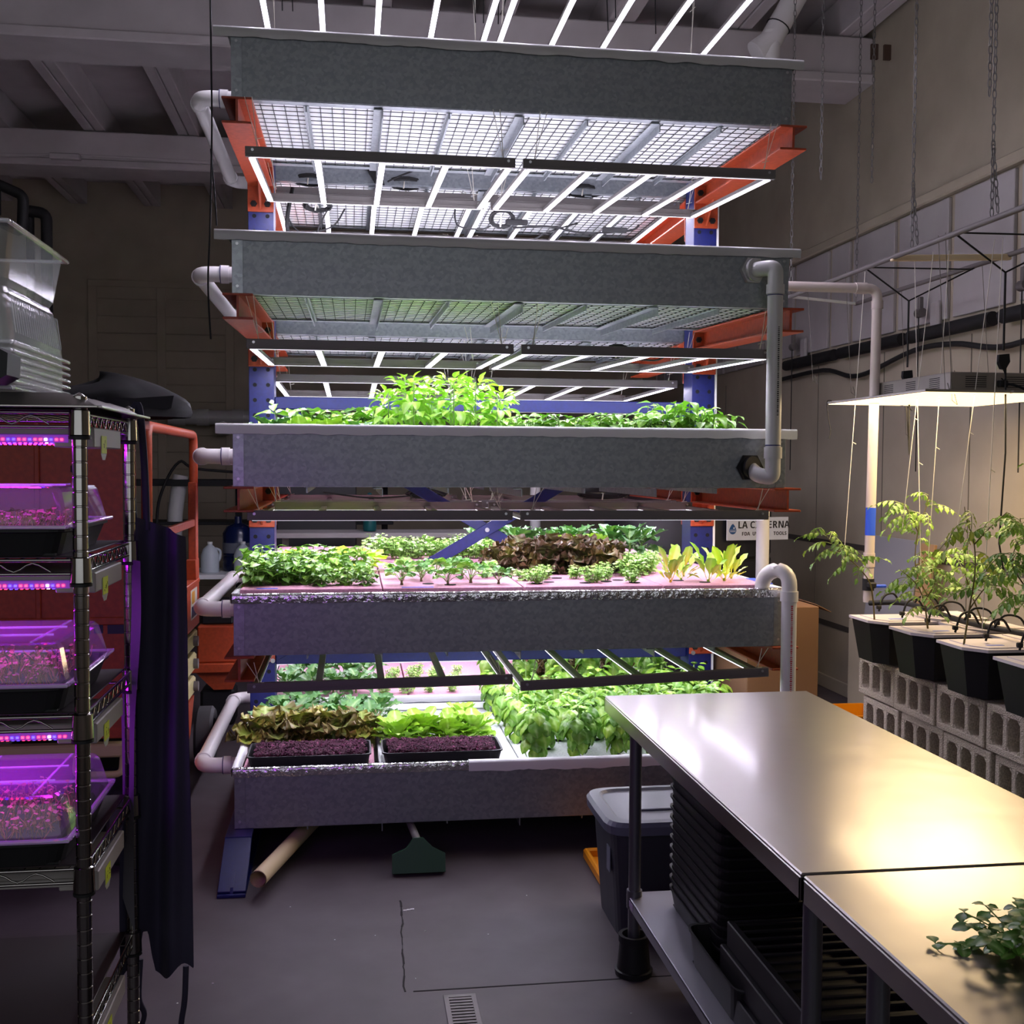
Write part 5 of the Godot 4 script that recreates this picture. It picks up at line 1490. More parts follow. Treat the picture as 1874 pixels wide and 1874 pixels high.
	part("flange", MB.new().span(V(-0.16, 0.36, -0.28), V(0.16, 0.42, 0.08), 0.006).extrude([Vector2(-0.14, 0.36), Vector2(0.15, 0.36), Vector2(0.10, 0.24), Vector2(-0.02, 0.24)], 0.02, Transform3D(Basis.IDENTITY, V(0, 0, 0.0))), M.orange_paint, ob)
	part("block", MB.new().span(V(-0.10, 0.66, -0.20), V(0.10, 0.82, -0.02), 0.01), M.black_plastic, ob)
	part("foot", MB.new().span(V(-0.11, 0.0, -0.22), V(0.11, 0.24, 0.0), 0.02), M.black_plastic, ob)
	# dark pipes and a bracket under the roof at the far left
	solo("black_pipe", MB.new().tube(bent([V(-2.42, 3.58, -4.0), V(-2.24, 3.56, -4.0), V(-2.25, 0.0, -4.0)], 0.06, 5), 0.042, 12), M.black_rubber, "black downpipe with a bend at the top, left of the louvred door", "pipe")
	solo("black_pipe", MB.new().tube([V(-2.37, 3.54, -4.05), V(-2.37, 0.0, -4.05)], 0.03, 12), M.black_rubber, "straight thin black downpipe beside the bent one", "pipe")
	solo("ceiling_bracket", MB.new().tube(bent([V(-2.6, 3.42, -3.0), V(-2.14, 3.22, -3.0), V(-2.13, 3.46, -3.0), V(-2.6, 3.66, -3.0)], 0.04, 4), 0.035, 10).tube([V(-2.30, 3.55, -3.0), V(-2.30, 3.33, -3.0)], 0.03, 8), M.black_rubber, "black tubular bracket hanging at the upper left", "bracket")
	var wires := MB.new()
	for q in 3:
		wires.tube(smooth([V(-6.0, 4.38 - q * 0.012, -5.48), V(-3.2, 4.365 - q * 0.01, -5.48), V(-2.4, 4.385, -5.48), V(-1.2, 4.375 - q * 0.008, -5.48)], 5), 0.008, 6)
	solo("roof_cables", wires, M.roof_paint, "painted cables strapped along the lower edge of the far roof beam", "cable")
	solo("lamp_box", MB.new().box(V(-2.45, 4.36, -5.46), V(0.26, 0.05, 0.08), 0.01), M.roof_paint, "small painted junction box on the far roof beam", "box")

func steel_table() -> void:
	var steel := mat("table_steel", Color(0.80, 0.78, 0.75), 0.30, 1.0)
	steel.albedo_color = Color(0.66, 0.645, 0.63)
	steel.clearcoat_enabled = true
	steel.clearcoat = 0.35
	steel.clearcoat_roughness = 0.12
	steel.normal_enabled = true
	var dents := noise_tex(0.006, Color.BLACK, Color.WHITE, FastNoiseLite.TYPE_SIMPLEX_SMOOTH, 3, 9)
	dents.as_normal_map = true
	dents.color_ramp = null
	dents.bump_strength = 1.2
	steel.normal_texture = dents
	steel.normal_scale = 0.35
	steel.uv1_triplanar = true
	steel.uv1_scale = Vector3.ONE * 1.0
	var leg_m := mat("leg_steel", Color(0.42, 0.42, 0.44), 0.35, 0.7)
	for k in 2:
		var z0 := 1.03 if k == 0 else 2.765
		var z1 := 2.755 if k == 0 else 4.5
		var t := thing("steel_table", "stainless steel work table, %s" % ["farther one with a lower shelf and a reflection of the lights" if k == 0 else "nearer one with a bunch of herbs on it"], "table", V(1.25, 0, (z0 + z1) / 2), "stainless steel work tables")
		var h := (z1 - z0) / 2
		part("top", MB.new().span(V(-0.37, 0.888, -h), V(0.37, 0.90, h), 0.003), steel, t)
		part("rim", MB.new().span(V(-0.372, 0.845, -h), V(-0.362, 0.893, h), 0.002).span(V(0.362, 0.845, -h), V(0.372, 0.893, h), 0.002).span(V(-0.372, 0.845, -h), V(0.372, 0.893, -h + 0.01), 0.002).span(V(-0.372, 0.845, h - 0.01), V(0.372, 0.893, h), 0.002), steel, t)
		for q in [[-0.31, -h + 0.20], [0.31, -h + 0.20], [-0.31, h - 0.08], [0.31, h - 0.08]]:
			var l := part("leg", MB.new().cyl(V(q[0], 0.03, q[1]), V(q[0], 0.888, q[1]), 0.0205, -1.0, 18), leg_m, t)
			part("foot", MB.new().cyl(V(q[0], 0.0, q[1]), V(q[0], 0.035, q[1]), 0.018, 0.022, 14), M.black_plastic, l)
			part("collar", MB.new().cyl(V(q[0], 0.225, q[1]), V(q[0], 0.285, q[1]), 0.026, -1.0, 18), leg_m, l)
		part("lower_shelf", MB.new().span(V(-0.33, 0.255, -h + 0.17), V(0.33, 0.265, h - 0.05), 0.002).span(V(-0.33, 0.225, -h + 0.17), V(-0.324, 0.262, h - 0.05), 0.001), mat("shelf_steel", Color(0.55, 0.55, 0.58), 0.4, 0.7), t)
		if k == 0:
			part("label_patch", MB.new().span(V(-0.3315, 0.235, -h + 0.20), V(-0.3302, 0.256, -h + 0.26)), mat("label_mauve", Color(0.55, 0.48, 0.60), 0.5), t)
	# nested black trays stacked on the lower shelf
	var tray := flat_tray(0.26, 0.52, 0.06).mesh()
	for i in 14:
		solo("stacked_tray", tray, M.black_plastic, "black seedling tray in the tall stack on the lower shelf, %s from below" % ORD[i], "seedling tray", "stacked black trays under the steel table", V(1.165, 0.2665 + i * 0.0335, 1.56))
	# ribbed edge of upright trays leaning on the stack
	for i in 6:
		var o := solo("stacked_tray", flat_tray(0.05, 0.40, 0.06) if i == 99 else tray, M.black_plastic, "black seedling tray on the second tray stack farther under the table, %s from below" % ORD[i], "seedling tray", "stacked black trays under the steel table", V(1.45, 0.2665 + i * 0.0335, 1.62))
	var grid_mb := MB.new()
	for i in 12:
		grid_mb.span(V(-0.15, 0.06, -0.26 + i * 0.047), V(0.15, 0.066, -0.245 + i * 0.047), 0.002)
	for s in [-0.15, 0.15]:
		grid_mb.span(V(s - 0.01, 0.0, -0.27), V(s + 0.01, 0.07, 0.29), 0.003)
	grid_mb.span(V(-0.15, 0.0, -0.27), V(0.15, 0.07, -0.255), 0.003).span(V(-0.15, 0.0, 0.275), V(0.15, 0.07, 0.29), 0.003).span(V(-0.15, 0.0, -0.27), V(0.15, 0.008, 0.29))
	for i in 3:
		solo("slatted_tray", grid_mb, M.black_plastic, "slatted black tray lying on the lower shelf of the farther table, %s from below" % ORD[i], "tray", "slatted trays under the steel table", V(1.14 + 0.012 * i, 0.266 + i * 0.0712, 2.20 + 0.02 * i))
	solo("black_tub", flat_tray(0.30, 0.42, 0.10), M.black_plastic, "low black tub on the lower shelf just before the slatted trays", "tub", "", V(1.12, 0.266, 1.98 - 0.25 + 0.20))
	solo("blue_crate", flat_tray(0.30, 0.34, 0.13), mat("crate_blue", Color(0.06, 0.07, 0.62), 0.5), "bright blue crate on the lower shelf at the bottom edge of the picture", "crate", "", V(1.20, 0.266, 2.56))
	var tote_m := mat("tote_grey", Color(0.17, 0.18, 0.21), 0.5)
	var tote := thing("storage_tote", "dark grey storage tote with a grey blue lid beside the steel table leg", "tote", V(1.19, 0, 0.78))
	var body := MB.new()
	var rows := []
	for q in [[0.86, 0.0], [0.97, 0.40]]:
		var ring := []
		for k in 33:
			var a := TAU * k / 32.0
			ring.append(V(signf(cos(a)) * pow(absf(cos(a)), 0.3) * 0.27 * q[0], q[1], signf(sin(a)) * pow(absf(sin(a)), 0.3) * 0.22 * q[0]))
		rows.append(ring)
	for k in 32:
		body.poly([rows[0][k], rows[0][k + 1], rows[1][k + 1], rows[1][k]], V(rows[0][k].x, 0, rows[0][k].z))
	body.poly(rows[0].slice(0, 32), Vector3.DOWN)
	part("body", body, tote_m, tote)
	var lid := MB.new()
	rows = []
	for q in [[1.02, 0.385], [1.06, 0.39], [1.07, 0.42], [1.03, 0.435], [0.90, 0.437], [0.86, 0.428]]:
		var ring := []
		for k in 33:
			var a := TAU * k / 32.0
			ring.append(V(signf(cos(a)) * pow(absf(cos(a)), 0.3) * 0.27 * q[0], q[1], signf(sin(a)) * pow(absf(sin(a)), 0.3) * 0.22 * q[0]))
		rows.append(ring)
	for i in rows.size() - 1:
		for k in 32:
			lid.poly([rows[i][k], rows[i][k + 1], rows[i + 1][k + 1], rows[i + 1][k]], V(rows[i][k].x, 0.3, rows[i][k].z))
	lid.poly(rows[-1].slice(0, 32), Vector3.UP)
	lid.box(V(-0.08, 0.432, 0.06), V(0.16, 0.008, 0.02), 0.003)
	part("lid", lid, mat("tote_lid", Color(0.36, 0.38, 0.43), 0.4), tote)
	part("label", MB.new().box(V(-0.257, 0.27, 0.10), V(0.003, 0.09, 0.05)), M.label_grey, tote)
	# upturned pot under the table leg
	solo("upturned_pot", MB.new().lathe([Vector2(0.0, 0.0), Vector2(0.062, 0.0), Vector2(0.064, 0.018), Vector2(0.056, 0.02), Vector2(0.048, 0.11), Vector2(0.052, 0.112), Vector2(0.052, 0.135), Vector2(0.040, 0.135), Vector2(0.036, 0.03)], 4 * 6), M.black_plastic, "black plant pot standing around the foot of the near table leg", "pot", "", V(0.94, 0.0, 1.23))
	var yt := MB.new()
	yt.span(V(-0.11, 0.0, -0.20), V(0.11, 0.012, 0.20), 0.006)
	for s in [-0.11, 0.11]:
		yt.span(V(s - 0.012, 0.0, -0.21), V(s + 0.012, 0.045, 0.21), 0.008)
	for s in [-0.20, 0.20]:
		yt.span(V(-0.11, 0.0, s - 0.012), V(0.11, 0.045, s + 0.012), 0.008)
	for i in 9:
		yt.box(V(rr(-0.06, 0.06), 0.018, rr(-0.13, 0.13)), V(rr(0.02, 0.07), rr(0.008, 0.02), rr(0.02, 0.06)), 0.004, Basis(Vector3.UP, rr(0, PI)))
	solo("yellow_tray", yt, mat("yellow_plastic", Color(0.86, 0.55, 0.05), 0.4), "yellow plastic tray on the floor left of the storage tote", "tray", "", V(1.12, 0.0, 0.33))
	# green push broom under the rack
	var br := thing("broom", "dark green broom head on the floor under the lowest tray", "broom", V(0.28, 0, 0.20))
	var green := mat("broom_green", Color(0.03, 0.28, 0.14), 0.5)
	part("head", MB.new().extrude([Vector2(-0.11, 0.0), Vector2(0.11, 0.0), Vector2(0.11, 0.075), Vector2(0.06, 0.10), Vector2(0.02, 0.14), Vector2(-0.02, 0.14), Vector2(-0.05, 0.10), Vector2(-0.11, 0.075)], 0.05, Transform3D(Basis(V(1, 0, 0), V(0, 0.96, -0.28), V(0, 0.28, 0.96)), V(0, 0.0, 0.0))), green, br)
	part("pole", MB.new().cyl(V(0.0, 0.12, -0.02), V(-0.08, 0.14, -0.9), 0.016, -1.0, 12), mat("pole_grey", Color(0.45, 0.44, 0.42), 0.5), br)
	# floor drain
	var dr := thing("floor_drain", "rectangular slotted metal floor drain at the bottom of the picture", "drain", V(0.345, 0.0, 1.55))
	part("frame", MB.new().span(V(-0.052, 0.0, -0.24), V(-0.036, 0.004, 0.24), 0.001).span(V(0.036, 0.0, -0.24), V(0.052, 0.004, 0.24), 0.001).span(V(-0.052, 0.0, -0.24), V(0.052, 0.004, -0.222), 0.001), M.rail_grey, dr)
	part("pit", MB.new().span(V(-0.036, 0.0005, -0.23), V(0.036, 0.001, 0.24)), M.hole, dr)
	for i in 24:
		for s in [-1.0, 1.0]:
			part("slat", MB.new().span(V(-0.002 if s > 0 else -0.036, 0.001, -0.218 + i * 0.019), V(0.036 if s > 0 else 0.002, 0.0035, -0.207 + i * 0.019)), M.rail_grey, dr)
	# bunch of cut herbs on the nearer table
	var leafs := []
	for i in 3:
		leafs.append(leaf(0.03, 0.022, {"k": 0.8, "p": 0.7, "droop": 0.9, "fold": 0.2, "stalk": 0.15, "ruf": 0.001}, Color(0.10, 0.22, 0.04), Color(0.09, 0.20, 0.04), Color(0.09, 0.21, 0.04), 6, 4))
	var bunch := clump(leafs, M.leaf_mid, M.stem_green, 16, 0.13, 1.5, 7, 1.1, 0.1, 0.02, 0.2)
	bunch.name = numbered("herb_bunch")
	add_child(bunch)
	bunch.transform = Transform3D(Basis(Vector3.UP, 0.3) * Basis(V(0, 0, 1), 0.1), V(1.105, 0.912, 3.16))
	bunch.scale = V(1.0, 0.62, 1.0)
	tag(bunch, "loose bunch of cut dark green herbs lying on the nearer steel table", "herbs")

func block_mesh() -> MB:
	# 0.19 deep (x), 0.19 high, 0.36 long (z); three cores run through in x
	var mb := MB.new()
	for y in [0.0155, 0.1725]:
		mb.box(V(0.095, y, 0), V(0.19, 0.031, 0.36), 0.005)
	for i in 4:
		mb.box(V(0.095, 0.094, -0.164 + i * 0.1093), V(0.19, 0.135, 0.032 if i in [0, 3] else 0.03), 0.004)
	for i in 3:
		for s in [-1.0, 1.0]:
			for e in [[0.031, 1.0], [0.157, -1.0]]:
				var z: float = -0.1093 + i * 0.1093 + s * 0.0393
				mb.poly([V(0.002, e[0], z), V(0.002, e[0], z - s * 0.016), V(0.002, e[0] + e[1] * 0.016, z)], V(-1, 0, 0))
				mb.poly([V(0.002, e[0], z - s * 0.016), V(0.002, e[0] + e[1] * 0.016, z), V(0.188, e[0] + e[1] * 0.016, z), V(0.188, e[0], z - s * 0.016)], V(0, e[1], -s))
	return mb

func tomato_leaf(i: int) -> MB:
	var one := leaf(0.048, 0.024, {"k": 0.75, "p": 0.8, "droop": 0.9, "fold": 0.25, "lobes": 2.5, "ruf": 0.003, "waves": 3.0, "stalk": 0.1}, [Color(0.24, 0.38, 0.06), Color(0.18, 0.32, 0.05), Color(0.38, 0.44, 0.07)][i % 3], [Color(0.22, 0.38, 0.06), Color(0.15, 0.28, 0.05), Color(0.50, 0.44, 0.06)][i % 3], Color(0.22, 0.36, 0.06), 7, 4)
	var mb := MB.new()
	mb.col = Color(0.28, 0.34, 0.10)
	var p := []
	for k in 6:
		p.append(V(0, 0.016 * sin(k * 0.6) - 0.0025 * k * k * (0.5 + 0.25 * i), 0.026 * k))
	mb.tube(p, 0.0016, 5, false)
	mb.add(one, Transform3D(Basis(Vector3.RIGHT, 0.4), p[5]))
	for k in [2, 3, 4]:
		for s in [-1.0, 1.0]:
			mb.add(one, Transform3D((Basis(Vector3.UP, s * 1.15) * Basis(Vector3.RIGHT, 0.35)).scaled(Vector3.ONE * (0.95 if k < 4 else 0.7)), p[k]))
	return mb

func tomatoes() -> void:
	var crete := mat("block_concrete", Color(0.84, 0.79, 0.71), 0.95, 0.0, noise_tex(0.09, Color(0.74, 0.74, 0.74), Color(1, 1, 1), FastNoiseLite.TYPE_SIMPLEX_SMOOTH, 5, 14), 2.0)
	crete.heightmap_enabled = true
	crete.heightmap_texture = noise_tex(0.12, Color.BLACK, Color.WHITE, FastNoiseLite.TYPE_SIMPLEX_SMOOTH, 5, 15)
	crete.heightmap_scale = 0.5
	var bm := block_mesh().mesh()
	for col in 5:
		for row in 4:
			for d in 2:
				var o := solo("concrete_block", bm, crete, "hollow concrete block, %s course from top, %s from the rack, %s" % [ORD[3 - row], ORD[col], "aisle side" if d == 0 else "wall side"], "concrete block", "stacked concrete blocks under the tomato pots", V(2.475 + d * 0.21 + rr(-0.008, 0.008) + (0.02 if row < 3 else 0.0), 0.0 + row * 0.1985, -0.18 + col * 0.378 + (0.03 if row % 2 == 0 else 0.0)))
				o.rotation.y = rr(-0.015, 0.015)
	# pots with white lids
	var pot := MB.new()
	var rows := []
	for q in [[0.80, 0.0], [1.0, 0.19]]:
		rows.append([V(-0.13 * q[0], q[1], -0.13 * q[0]), V(0.15 * q[0], q[1], -0.13 * q[0]), V(0.15 * q[0], q[1], 0.13 * q[0]), V(-0.07 * q[0], q[1], 0.13 * q[0]), V(-0.13 * q[0], q[1], 0.05 * q[0])])
	for k in 5:
		pot.poly([rows[0][k], rows[0][(k + 1) % 5], rows[1][(k + 1) % 5], rows[1][k]], V(rows[0][k].x + rows[0][(k + 1) % 5].x, 0, rows[0][k].z + rows[0][(k + 1) % 5].z))
	pot.poly(rows[0], Vector3.DOWN)
	var lid := MB.new().extrude([Vector2(-0.14, 0.14), Vector2(0.16, 0.14), Vector2(0.16, -0.14), Vector2(-0.08, -0.14), Vector2(-0.14, -0.055)], 0.012, Transform3D(Basis(V(1, 0, 0), V(0, 0, -1), V(0, 1, 0)), V(0, 0.188, 0)))
	lid.extrude([Vector2(-0.10, 0.11), Vector2(0.13, 0.11), Vector2(0.13, -0.11), Vector2(-0.06, -0.11), Vector2(-0.10, -0.04)], 0.004, Transform3D(Basis(V(1, 0, 0), V(0, 0, -1), V(0, 1, 0)), V(0, 0.20, 0)))
	var pm := pot.mesh()
	var lm := lid.mesh()
	var white := mat("lid_white", Color(0.84, 0.80, 0.80), 0.45)
	var at := [V(2.50, 0.7985, -0.08), V(2.51, 0.7985, 0.30), V(2.52, 0.7985, 0.69), V(2.52, 0.7985, 1.10), V(2.80, 0.7985, -0.16), V(2.80, 0.7985, 0.20), V(2.82, 0.7985, 0.58), V(2.82, 0.7985, 0.96)]
	for i in 8:
		var t := thing("tomato_pot", "black pot with a white lid and blue tape, %s, %s from the rack" % ["front row" if i < 4 else "wall row", ORD[i % 4]], "plant pot", at[i], "black tomato pots on the concrete blocks")
		part("body", pm, M.black_plastic, t)
		part("lid", lm, white, t)
		part("tape_mark", MB.new().box(V(0.0, 0.2045, 0.055), V(0.07, 0.001, 0.02)), mat("tape_pale", Color(0.45, 0.52, 0.85), 0.6), t)
	# irrigation: one main hose between the rows with small arches to the lids
	var ir := thing("drip_line", "black drip hose with small arched feeders running between the pot rows", "hose", V(2.65, 1.03, -0.3))
	part("main_hose", MB.new().tube(smooth([V(-0.10, 0.0, -0.10), V(0.0, 0.02, 0.1), V(0.01, 0.0, 0.6), V(0.02, 0.015, 1.2), V(0.02, 0.0, 1.9)], 5), 0.013, 8), M.black_rubber, ir)
	for i in 14:
		var z := 0.02 + i * 0.115
		var s := -1.0 if i % 2 == 0 else 1.0
		part("feeder", MB.new().tube(smooth([V(0, 0.01, z), V(s * 0.04, 0.06, z + 0.01), V(s * 0.10, 0.05, z + 0.03), V(s * 0.13, -0.02, z + 0.04)], 5), 0.005, 6).box(V(s * 0.13, 0.0, z + 0.04), V(0.022, 0.018, 0.018), 0.003), M.black_rubber, ir)
	# tomato plants: stems as lists of points above each pot
	var leaves := []
	for i in 3:
		leaves.append(tomato_leaf(i).mesh())
	var lit := [leafy("tomato_leaf", Color(1, 1, 0.95), Color(0.4, 0.45, 0.2), 0.5), leafy("tomato_leaf_dull", Color(0.78, 0.84, 0.76), Color(0.4, 0.45, 0.2), 0.55)]
	var bark := mat("tomato_stem", Color(0.40, 0.36, 0.18), 0.7)
	var stems := [
		[0, V(-0.10, 0.2, 0.04), [[V(0, 0, 0), V(-0.01, 0.10, 0.0), V(-0.03, 0.18, 0.0), V(-0.10, 0.26, 0.0), V(-0.20, 0.33, 0.02), V(-0.27, 0.42, 0.02)]], 18, 0.55, "leaning out towards the rack"],
		[1, V(-0.02, 0.2, -0.02), [[V(0, 0, 0), V(-0.02, 0.12, 0.0), V(-0.05, 0.20, -0.02), V(-0.12, 0.26, -0.03)], [V(-0.02, 0.12, 0), V(0.02, 0.22, 0.02), V(-0.04, 0.30, 0.03)]], 26, 0.2, "bushy, with dark lower leaves"],
		[4, V(0.0, 0.2, 0.0), [[V(0, 0, 0), V(-0.10, 0.12, 0.02), V(-0.15, 0.24, 0.02), V(-0.13, 0.40, 0.0), V(-0.09, 0.52, 0.0), V(-0.08, 0.58, 0.0)], [V(-0.13, 0.40, 0.0), V(-0.18, 0.48, 0.02), V(-0.22, 0.54, 0.02)], [V(-0.15, 0.24, 0.02), V(-0.04, 0.30, 0.04), V(0.04, 0.27, 0.06)]], 34, 0.35, "tallest beside the white supply pipe"],
		[2, V(-0.10, 0.2, 0.0), [[V(0, 0, 0), V(0.02, 0.14, 0.0), V(0.04, 0.28, 0.0), V(0.035, 0.40, 0.0), V(0.0, 0.50, 0.0), V(-0.01, 0.55, 0.0)], [V(0.035, 0.40, 0.0), V(0.08, 0.46, 0.02), V(0.16, 0.53, 0.02)], [V(0.02, 0.14, 0.0), V(0.08, 0.22, 0.0), V(0.14, 0.27, 0.0)]], 24, 0.4, "with a bare straight stem and yellowing leaves"],
		[3, V(-0.06, 0.2, 0.0), [[V(0, 0, 0), V(-0.02, 0.16, 0.0), V(-0.05, 0.28, 0.0), V(-0.03, 0.36, 0.0)], [V(-0.02, 0.16, 0.0), V(0.04, 0.26, 0.0), V(0.04, 0.36, 0.02)], [V(-0.05, 0.28, 0.0), V(-0.10, 0.36, 0.0), V(-0.08, 0.44, 0.0)]], 36, 0.25, "dense, at the right edge"],
		[6, V(0.0, 0.2, 0.0), [[V(0, 0, 0), V(-0.06, 0.12, 0.0), V(-0.02, 0.30, 0.0), V(0.04, 0.52, 0.0), V(0.06, 0.70, 0.0), V(0.06, 0.82, 0.0)], [V(-0.02, 0.30, 0.0), V(-0.08, 0.42, 0.0), V(-0.10, 0.50, 0.0)]], 28, 0.4, "tall, by the wall"],
		[5, V(0.0, 0.2, 0.0), [[V(0, 0, 0), V(-0.06, 0.14, 0.0), V(-0.10, 0.26, 0.0), V(-0.09, 0.36, 0.0)], [V(-0.06, 0.14, 0.0), V(0.03, 0.24, 0.0), V(0.06, 0.30, 0.0)]], 22, 0.3, "low, in the wall row"]]
	for s in stems:
		var t := thing("tomato_plant", "tomato plant, %s pot of the %s row, %s" % [ORD[s[0] % 4], "front" if s[0] < 4 else "wall", s[5]], "tomato plant", at[s[0]] + s[1], "tomato plants in the black pots")
		for b in s[2]:
			var sp := smooth(b, 4)
			var radii := []
			for n in sp.size():
				radii.append(lerpf(0.0042 if b == s[2][0] else 0.003, 0.0012, float(n) / sp.size()))
			part("stem", MB.new().tube(sp, radii, 7), bark, t)
		for n in s[3]:
			var b: Array = s[2][n % s[2].size()]
			var u := lerpf(s[4], 1.0, float(n) / s[3]) * (b.size() - 1)
			var k := mini(int(u), b.size() - 2)
			var q: Vector3 = b[k].lerp(b[k + 1], u - k)
			var basis := Basis(Vector3.UP, n * 2.4 + rr(-0.5, 0.5)) * Basis(Vector3.RIGHT, rr(-0.4, 0.35)) * Basis(V(0, 0, 1), rr(-0.4, 0.4))
			part("leaf", leaves[2 if (s[0] == 2 and n % 3 == 0) else rng.randi() % 2], lit[rng.randi() % 2], t, Transform3D(basis.scaled(Vector3.ONE * rr(0.7, 1.1)), q))
	# strings from the frame down to the plants
	var tops := [V(2.60, 2.70, -0.62), V(2.70, 2.70, -0.30), V(2.66, 2.70, -0.05), V(2.72, 2.70, -0.02), V(2.78, 2.70, 0.25), V(2.80, 2.70, 0.28), V(2.85, 2.70, 0.5)]
	var lows := [V(2.42, 1.25, -0.42), V(2.62, 1.08, -0.02), V(2.56, 1.42, -0.1), V(2.70, 1.20, -0.12), V(2.66, 1.30, 0.18), V(2.60, 1.03, 0.52), V(2.80, 1.50, 0.55)]
	for i in 7:
		var st := MB.new()
		st.tube([tops[i], lows[i]], 0.0018, 5)
		st.tube([tops[i].lerp(lows[i], 0.60), tops[i].lerp(lows[i], 0.61) + V(0.02, 0.004, 0.0)], 0.002, 5)
		solo("plant_string", st, M.string_white, "white string from the hanging frame to the tomato plants, %s from the rack" % ORD[i], "string", "plant strings under the hanging frame")

func chain_mesh(high: float) -> MB:
	var mb := MB.new()
	var n := int(high / 0.034)
	for i in n:
		var p := []
		for k in 8:
			var a := TAU * k / 8.0
			var f := Vector2(cos(a) * 0.008, sin(a) * 0.021)
			p.append(V(f.x if i % 2 == 0 else 0.0, -0.017 - i * 0.034 + f.y, 0.0 if i % 2 == 0 else f.x))
		mb.tube(p, 0.0024, 5, false, true)
	return mb

func hanging_frame() -> void:
	var dull := mat("conduit_grey", Color(0.42, 0.40, 0.39), 0.5, 0.4)
	var t := thing("suspended_grid", "long rectangular frame of grey conduit hung on chains over the tomato plants", "frame", V(2.9, 2.72, 0))
	part("long_bar", MB.new().cyl(V(-0.30, 0, -1.60), V(-0.30, 0, 2.4), 0.013, -1.0, 12), dull, t)
	part("long_bar", MB.new().cyl(V(0.30, 0.03, -2.0), V(0.30, 0.03, 2.4), 0.013, -1.0, 12), dull, t)
	part("cross_bar", MB.new().bar(V(-0.31, 0, -1.60), V(0.31, 0.03, -2.0), 0.012, 0.016, 0.002), M.liner, t)
	part("cross_bar", MB.new().bar(V(-0.31, -0.005, -0.32), V(0.31, 0.02, -0.32), 0.03, 0.028, 0.003), M.pvc_cream, t)
	var chains := [
		[V(2.60, 4.74, -1.60), 2.02, "at the far near-side corner of the hanging frame"],
		[V(2.60, 4.74, -1.19), 1.46, "hanging free just beyond the rack's right end"],
		[V(3.20, 5.0, -2.0), 2.25, "at the far wall-side corner of the hanging frame"],
		[V(3.20, 5.0, -1.81), 1.56, "hanging free near the far wall-side corner"],
		[V(2.60, 4.74, -0.14), 2.02, "doubled, on the near bar before the lamp"],
		[V(2.62, 4.74, 0.45), 1.52, "hanging free with a loose end at the right"],
		[V(2.60, 4.74, 0.52), 2.02, "doubled, at the right edge of the picture"]]
	var zinc := mat("zinc_chain", Color(0.50, 0.49, 0.48), 0.4, 0.7)
	for c in chains:
		var o := thing("chain", "steel chain %s" % c[2], "chain", c[0], "steel chains from the roof")
		stuff(part("links", chain_mesh(c[1]), zinc, o))
		if "doubled" in c[2]:
			stuff(part("links", chain_mesh(0.30), zinc, o, Transform3D(Basis(V(0, 0, 1), 0.10), V(0.0, -1.72, 0))))
	# bridles and ratchets for the lamp
	for q in [[-0.62, "farther"], [0.24, "nearer"]]:
		var z: float = q[0]
		var b := thing("rope_ratchet", "black rope ratchet and bridle over the %s end of the warm lamp" % q[1], "ratchet", V(2.84, 2.12, z), "rope ratchets of the warm lamp")
		part("rope", MB.new().tube([V(-0.24, 0.60, 0), V(0, 0.44, 0), V(0.36, 0.62, 0)], 0.0045, 6).tube([V(0, 0.44, 0), V(0.0, 0.10, 0)], 0.005, 6).tube([V(-0.24, 0.60, 0.02), V(0.36, 0.615, -0.02)], 0.004, 6).tube([V(0.01, 0.08, 0.0), V(0.02, -0.35, 0.0), V(0.0, -0.75 if z > 0 else -0.1, 0.0), V(0.03, -0.9 if z > 0 else -0.12, 0.0)], 0.004, 6), M.black_rubber, b)
		part("ratchet_body", MB.new().extrude([Vector2(-0.026, 0.05), Vector2(0.022, 0.055), Vector2(0.026, 0.02), Vector2(0.006, -0.015), Vector2(-0.012, -0.012), Vector2(-0.028, 0.02)], 0.022, Transform3D(Basis.IDENTITY, V(0, 0.03, -0.011))), M.black_plastic, b)
		part("hook", MB.new().tube(smooth([V(0, 0.02, 0), V(0.012, -0.01, 0), V(0.006, -0.03, 0), V(-0.008, -0.022, 0)], 4), 0.003, 6), M.black_plastic, b)
	var lw := MB.new()
	for q in [[2.60, -1.35, 2.2], [3.2, -1.4, 1.9], [3.2, -0.55, 2.15], [2.6, -0.85, 2.1], [2.6, 0.10, 2.05], [3.2, 0.0, 2.1], [2.6, 0.16, 2.0], [3.2, -0.9, 2.2]]:
		lw.tube([V(q[0], 2.74, q[1]), V(q[0] + 0.02, q[2], q[1] + 0.05)], 0.0014, 5)
		lw.tube([V(q[0] + 0.02, q[2], q[1] + 0.05), V(q[0] + 0.045, q[2] - 0.02, q[1] + 0.05), V(q[0] + 0.03, q[2] + 0.03, q[1] + 0.05)], 0.002, 5)
	stuff(solo("loose_strings", lw, M.wall_line, "thin loose strings tied along the hanging frame", "string"))
	# the warm lamp
	var shell := mat("lamp_shell", Color(0.55, 0.53, 0.50), 0.35, 0.6)
	var warm := glow("led_warm", Color(1.0, 0.86, 0.62), 2.2)
	var lamp := thing("warm_lamp", "flat warm white LED panel lamp with a vented driver box, over the tomato plants", "grow lamp", V(2.85, 2.03, -0.20))
	for s in [-1.0, 1.0]:
		part("panel", MB.new().span(V(-0.20 + s * 0.205, 0.0, -0.50), V(0.20 + s * 0.205, 0.012, 0.50), 0.002), shell, lamp)
		part("glowing_face", MB.new().span(V(-0.195 + s * 0.205, -0.003, -0.495), V(0.195 + s * 0.205, 0.0, 0.495)), warm, lamp)
		area_light(lamp, V(s * 0.205, -0.006, 0), Vector2(0.38, 0.98), WARM_LED, E_WARM)
